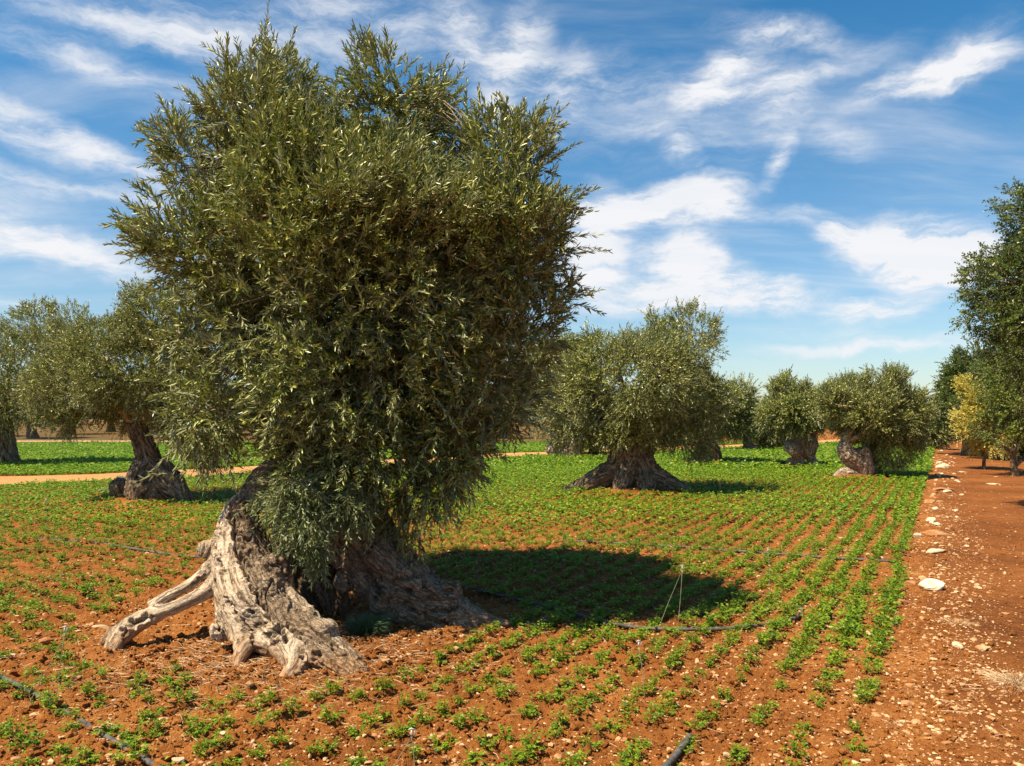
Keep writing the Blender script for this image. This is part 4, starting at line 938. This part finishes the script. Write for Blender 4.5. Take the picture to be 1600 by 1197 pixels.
def rock(name, pxpy, w, d, h, mat, label, seed, rot=0, cat='stone', group=None, sink=.36, loc=None):
    rg = np.random.default_rng(seed); 
    u = np.linspace(0, 2 * np.pi, 23)[:-1]; vv = np.linspace(-np.pi / 2, np.pi / 2, 13)
    U, V = np.meshgrid(u, vv); p = np.stack([np.cos(V) * np.cos(U), np.cos(V) * np.sin(U), np.sin(V)], -1).reshape(-1, 3)
    # faceted block: clip by random planes, then roughen
    for k in range(11):
        nrm = unit(rg.normal(size=3)); dd = rg.uniform(.62, .9); e = p @ nrm - dd; p = p - np.maximum(e, 0)[:, None] * nrm
    p = p * (1 + .10 * fbm(p[:, 0] * 2 + seed, p[:, 1] * 2, p[:, 2] * 2, 3, seed))[:, None]
    p = p * np.array([w, d, h]) / 2; 
    if loc is None: loc = G(*pxpy)
    g = loc
    nr, ns_ = 13, 22; i = np.arange(nr - 1)[:, None] * ns_; j = np.arange(ns_)[None]; j2 = (j + 1) % ns_
    q = np.stack([i + j, i + j2, i + ns_ + j2, i + ns_ + j], -1).reshape(-1, 4)
    me = mesh_np(name, p, q, mat=mat, smooth=False)
    o = link(name, me, loc=(g[0], g[1], float(H(g[0], g[1])) + h * (.5 - sink))); o.rotation_euler = (rg.uniform(-.1, .1), rg.uniform(-.1, .1), rot)
    return tag(o, label, cat, group)
SG = 'stones lining the path'
M_white_rock = stone_mat('white_limestone', (0.70, 0.62, 0.46), (0.72, 0.64, 0.48), (0.50, 0.34, 0.19))
R_ = [((1457, 926), .28, .24, .16, M_white_rock, 'big white limestone block, brightest stone on the path edge', .3),
      ((1411, 945), .16, .09, .08, M_rust, 'rust-coloured brick-like stone left of the big white block', .1),
      ((1465, 843), .44, .20, .13, M_rust, 'long flat orange slab, widest stone on the path edge', -.05),
      ((1434, 843), .15, .11, .10, M_pale, 'round pale stone touching the left end of the orange slab', .2),
      ((1462, 871), .28, .12, .09, M_pale, 'low cream stone with two humps below the orange slab', .1),
      ((1455, 819), .22, .16, .13, M_pale, 'cream angular stone just above the orange slab', .5),
      ((1465, 825), .13, .10, .09, M_pale, 'small grey-shaded angular stone above the right end of the orange slab', .9),
      ((1452, 787), .26, .18, .14, M_rust, 'tan rounded stone in the line of stones, level with the path shadow', .1),
      ((1462, 800), .18, .12, .09, M_pale, 'thin tilted pale stone between the tan stone and the cream ones', .6),
      ((1473, 768), .62, .26, .12, M_rust, 'long brown leaning slab farther up the path edge', .15),
      ((1480, 772), .22, .16, .10, M_pale, 'white stone at the foot of the long brown slab', 0),
      ((1473, 733), .50, .35, .28, M_pale, 'pale upright boulder far up the path edge', 0),
      ((1468, 727), .30, .25, .18, M_pale, 'smaller pale boulder beside the upright one far up the path', 0),
      ((1551, 757), .42, .16, .06, M_pale, 'flat white stone lying out on the path near the shadow', 0),
      ((1505, 738), .30, .18, .08, M_pale, 'flat pale stone in the far middle of the path', 0),
      ((1416, 1107), .10, .07, .04, M_rust, 'flat tan stone low on the path near the last crop row', .4),
      ((73, 1006), .125, .07, .06, M_rust, 'largest tan stone left of the arching root', .5),
      ((48, 995), .07, .055, .05, M_rust, 'rounded tan stone leftmost of three near the arching root', .2),
      ((60, 998), .06, .04, .035, M_rust, 'smallest flat stone between two tan ones near the arching root', .2),
      ((143, 974), .075, .06, .05, M_grav, 'egg-shaped tan stone just above the pale root tip', .2),
      ((158, 983), .17, .07, .05, M_pale, 'yellowish pale wedge of stone touching the tip of the arching root', .1),
      ((172, 1140), .06, .06, .05, M_pale, 'pale pointed stone right of the black hose at lower left', .1),
      ((55, 1116), .07, .05, .03, M_grav, 'flat tan stone left of the black hose at lower left', .1),
      ((278, 1192), .07, .05, .04, M_pale, 'pale stone at the bottom edge beside the hose end', .1),
      ((690, 1150), .07, .05, .045, M_rust, 'tan stone right of the white-topped sprinkler stake', .5),
      ((718, 1158), .08, .04, .03, M_grav, 'narrow flat stone on the bare soil in the bottom middle', .4),
      ((498, 940), .14, .12, .12, M_rust, 'brown stone wedged beneath the hollow of the big trunk', .4)]
for i, (pp, w, d, h, mt, lab, rot) in enumerate(R_): rock('stone', pp, w, d, h, mt, lab, 500 + i, rot, group=SG if pp[0] > 1380 else None)
rgs = np.random.default_rng(15)
for k in range(84):
    yv = rgs.uniform(5.5, 34) if k > 25 else rgs.uniform(22, 44); of = rgs.normal(.5, .26); xv = edge_x(yv) + of / .874
    s = rgs.uniform(.05, .12) * (1 + .012 * yv); ki = int(rgs.integers(3))
    rock('stone', None, s, s * rgs.uniform(.5, .9), s * rgs.uniform(.35, .7), [M_pale, M_grav, M_rust][ki], ['white', 'tan', 'rust-brown'][ki] + ' rubble stone in the stone line, ' + ('beside the big white block' if yv < 9 else 'around the long orange slab' if yv < 13 else 'past the orange slab' if yv < 20 else 'far up the path edge'), 700 + k, rgs.uniform(0, 3), group='rubble along the path edge', loc=(xv, yv))
for k in range(70):
    yv = rgs.uniform(4.0, 10); xv = rgs.uniform(-.66, .66) * yv
    if inpoly(np.array([xv]), np.array([yv]), EXCL)[0] : continue
    s = rgs.uniform(.025, .05)
    rock('stone', None, s, s * rgs.uniform(.5, .9), s * rgs.uniform(.35, .7), [M_pale, M_grav, M_grav][rgs.integers(3)], 'walnut-sized stone lying loose on the red soil ' + ('left of the big roots' if 800 + xv / yv * 1200 < 330 else 'in front of the big roots' if 800 + xv / yv * 1200 < 620 else 'under the tree shadow side' if yv > 6.5 else 'near the bottom middle' if 800 + xv / yv * 1200 < 1150 else 'near the last crop rows'), 900 + k, rgs.uniform(0, 3), group='loose stones on the near soil', loc=(xv, yv))

# ------------------------------------------------------------------ hoses and sprinklers
def hose(pix, r, label, name='irrigation_hose', lift=0.0, zs=None):
    g = np.array([[*G(px, py), 0.0] for px, py in pix]); c = spline(g, 70)
    c[:, 2] = H(c[:, 0], c[:, 1], False) + r + .012 + lift
    if zs is not None: c[:, 2] += np.interp(np.linspace(0, 1, 70), np.linspace(0, 1, len(zs)), zs)
    mb = MB(); mb.tube(c, r, 10); b = c[0].copy()
    o = link(name, mb.mesh('hose', M_hose, True, b), loc=tuple(b)); return tag(o, label, 'hose', 'black irrigation hoses')
hose([(-60, 1030), (0, 1060), (45, 1082), (100, 1112), (150, 1142), (190, 1167), (245, 1200), (300, 1235)], .0155, 'black hose crossing the lower left corner between crop plants')
hose([(700, 915), (830, 948), (900, 966), (960, 980), (1010, 987), (1060, 989), (1120, 989), (1180, 984), (1230, 975), (1250, 965), (1252, 955), (1240, 943)], .0155, 'black hose with a hooked right end lying across the middle rows')
hose([(880, 845), (1010, 852), (1100, 858), (1200, 866), (1300, 875), (1400, 882)], .017, 'long straight thin black hose crossing all rows to the last one')
hose([(1078, 1163), (1062, 1180), (1040, 1203), (1010, 1235)], .0185, 'short thick black hose end poking in at the bottom edge', zs=[.02, 0, 0])
hose([(60, 846), (110, 847), (160, 852), (210, 860), (260, 867), (320, 873)], .018, 'black hose on the sparse soil left of the big trunk')
hose([(152, 768), (172, 769), (184, 768), (200, 770)], .03, 'black hose loop rising at the foot of the left olive tree', zs=[0, .02, .32, .3])

def sprinkler(px, top, bx, by, label, lean=None, tube=True):
    g = G(bx, by); Yb = g[1]; b = np.array([g[0], g[1], float(H(g[0], g[1], False))]); t = P(px, top, Yb)
    root = empty('sprinkler', tuple(b), label, 'sprinkler', 'thin sprinkler stakes'); tl = t - b
    mb = MB(); mb.tube(np.array([[0, 0, -.04], tl * .5 + [.006, 0, 0], tl]), .0022, 6, 10); link('stake', mb.mesh('stake', M_tubeg, True), root)
    mb = MB(); mb.tube(np.array([tl, tl + [0, 0, .012], tl + [0, 0, .03]]), [.004, .0055, .004], 8); mb.tube(np.array([tl + [-.014, 0, .03], tl + [0, 0, .038], tl + [.014, 0, .03]]), .004, 6); mb.tube(np.array([tl + [.012, 0, .0], tl + [.016, 0, .018], tl + [.014, 0, .03]]), .003, 5)
    link('head', mb.mesh('head', M_white, True), root)
    if tube:
        mb = MB(); mb.tube(np.array([tl + [0, 0, .0], tl * .8 + [-.03, .01, 0], tl * .4 + [-.10, 0, 0], [-.16, -.02, .02], [-.20, -.05, .01]]), .0018, 5, 16); link('feed_tube', mb.mesh('feed_tube', M_tubeg, True), root)
sprinkler(643, 1150, 648, 1225, 'white-headed sprinkler stake at the bottom edge, left of centre')
sprinkler(1066, 890, 1058, 982, 'tallest sprinkler stake with slanting tube, standing at the tip of the tree shadow')
sprinkler(998, 1010, 1008, 1100, 'thin sprinkler stake with whitish head below the hooked hose', tube=False)
sprinkler(1200, 862, 1203, 930, 'sprinkler stake where the long straight hose crosses the rows', tube=False)
sprinkler(101, 988, 82, 1108, 'dark bent sprinkler stake beside the lower left hose')
sprinkler(1125, 757, 1125, 775, 'distant sprinkler stake right of the broad middle tree', tube=False)
sprinkler(72, 783, 74, 832, 'sprinkler stake in the dense crop left of the left olive trunk', tube=False)
sprinkler(1311, 812, 1313, 838, 'far right sprinkler stake among the straight rows', tube=False)

# ------------------------------------------------------------------ weed, dry grass, twigs, far kerb
def tuft(name, g, n, rad, hgt, mat, label, cat, seed, r=.0012, flat=.5, nodes=4):
    rg = np.random.default_rng(seed); b = np.array([g[0], g[1], float(H(g[0], g[1], False))]); mb = MB()
    for k in range(n):
        a = rg.uniform(0, 6.28); rr = rad * rg.random() ** .5; p0 = np.array([rr * .35 * np.cos(a), rr * .35 * np.sin(a), 0])
        p2 = np.array([rr * np.cos(a + rg.normal(0, .4)), rr * np.sin(a + rg.normal(0, .4)), hgt * rg.uniform(.3, 1)]); p1 = (p0 + p2) / 2 + [0, 0, hgt * flat * rg.uniform(.2, .8)]
        mb.tube(spline(np.array([p0, p1, p2]) + rg.normal(0, .006, (3, 3)), nodes), r * rg.uniform(.6, 1.3), 3, cap=False)
    return tag(link(name, mb.mesh(name, mat, False), loc=tuple(b)), label, cat)
tuft('weed', G(575, 1003), 900, .21, .16, M_weed, 'feathery dark green weed between the two trunk feet of the huge olive', 'weed', 1)
tuft('weed', G(650, 985), 250, .15, .09, M_weed, 'thin wispy weed in the shade under the right limb of the huge olive', 'weed', 2)
tuft('dry_grass', G(1590, 1078), 260, .25, .06, M_straw, 'matted tuft of dry straw at the right edge of the path', 'dry grass', 3, .0014)
tuft('dry_grass', G(1497, 985), 60, .14, .04, M_straw, 'small thin wisp of dry grass on the path right of the white block', 'dry grass', 4, .0012)
tuft('dry_grass', G(1400, 1140), 24, .09, .02, M_straw, 'few dry pine-like needles near the last crop row at the bottom', 'dry grass', 6, .0012)
rg = np.random.default_rng(8); mb = MB()
n = 2400; a = rg.normal(size=(n, 2)); xs = -1.75 + a[:, 0] * .75; ys = 5.6 + a[:, 1] * .45
m2 = rg.random(n) < .18; xs[m2] = rg.uniform(-3, 3.2, m2.sum()); ys[m2] = rg.uniform(4, 7.5, m2.sum())
hz_ = H(xs, ys)
for k in range(n):
    an = rg.uniform(0, 6.28); l = rg.uniform(.015, .075) ; dv = np.array([np.cos(an), np.sin(an), 0]) * l
    p = np.array([xs[k], ys[k], hz_[k] + .008]); mb.tube(np.array([p - dv, p + [0, 0, rg.uniform(0, .012)] + rg.normal(0, .004, 3), p + dv + [0, 0, rg.uniform(-.003, .02)]]), rg.uniform(.0008, .0022), 3, cap=False)
tag(link('dry_twigs', mb.mesh('dry_twigs', M_straw, False)), 'dry twigs and dead leaves littering the soil around the big roots', 'litter', kind='stuff')
mb = MB(); k = np.linspace(-48, -20, 60); c = np.stack([k, np.full(60, 56.2) + .15 * vnoise(k * .7, k * 0), .10 + 0 * k], 1); mb.tube(c, .14, 6)
tag(link('stone_kerb', mb.mesh('kerb', M_grav, False)), 'low pale stone kerb between green crop and brown field at far left', 'kerb')
mb = MB(); c2 = c + np.array([0, .35, .16]); mb.tube(c2, .05, 6)
tag(link('water_pipe', mb.mesh('pipe', M_hose, True)), 'dark water pipe lying behind the pale kerb at far left', 'pipe')
print('verts', sum(len(o.data.vertices) for o in D.objects if o.type == 'MESH'))
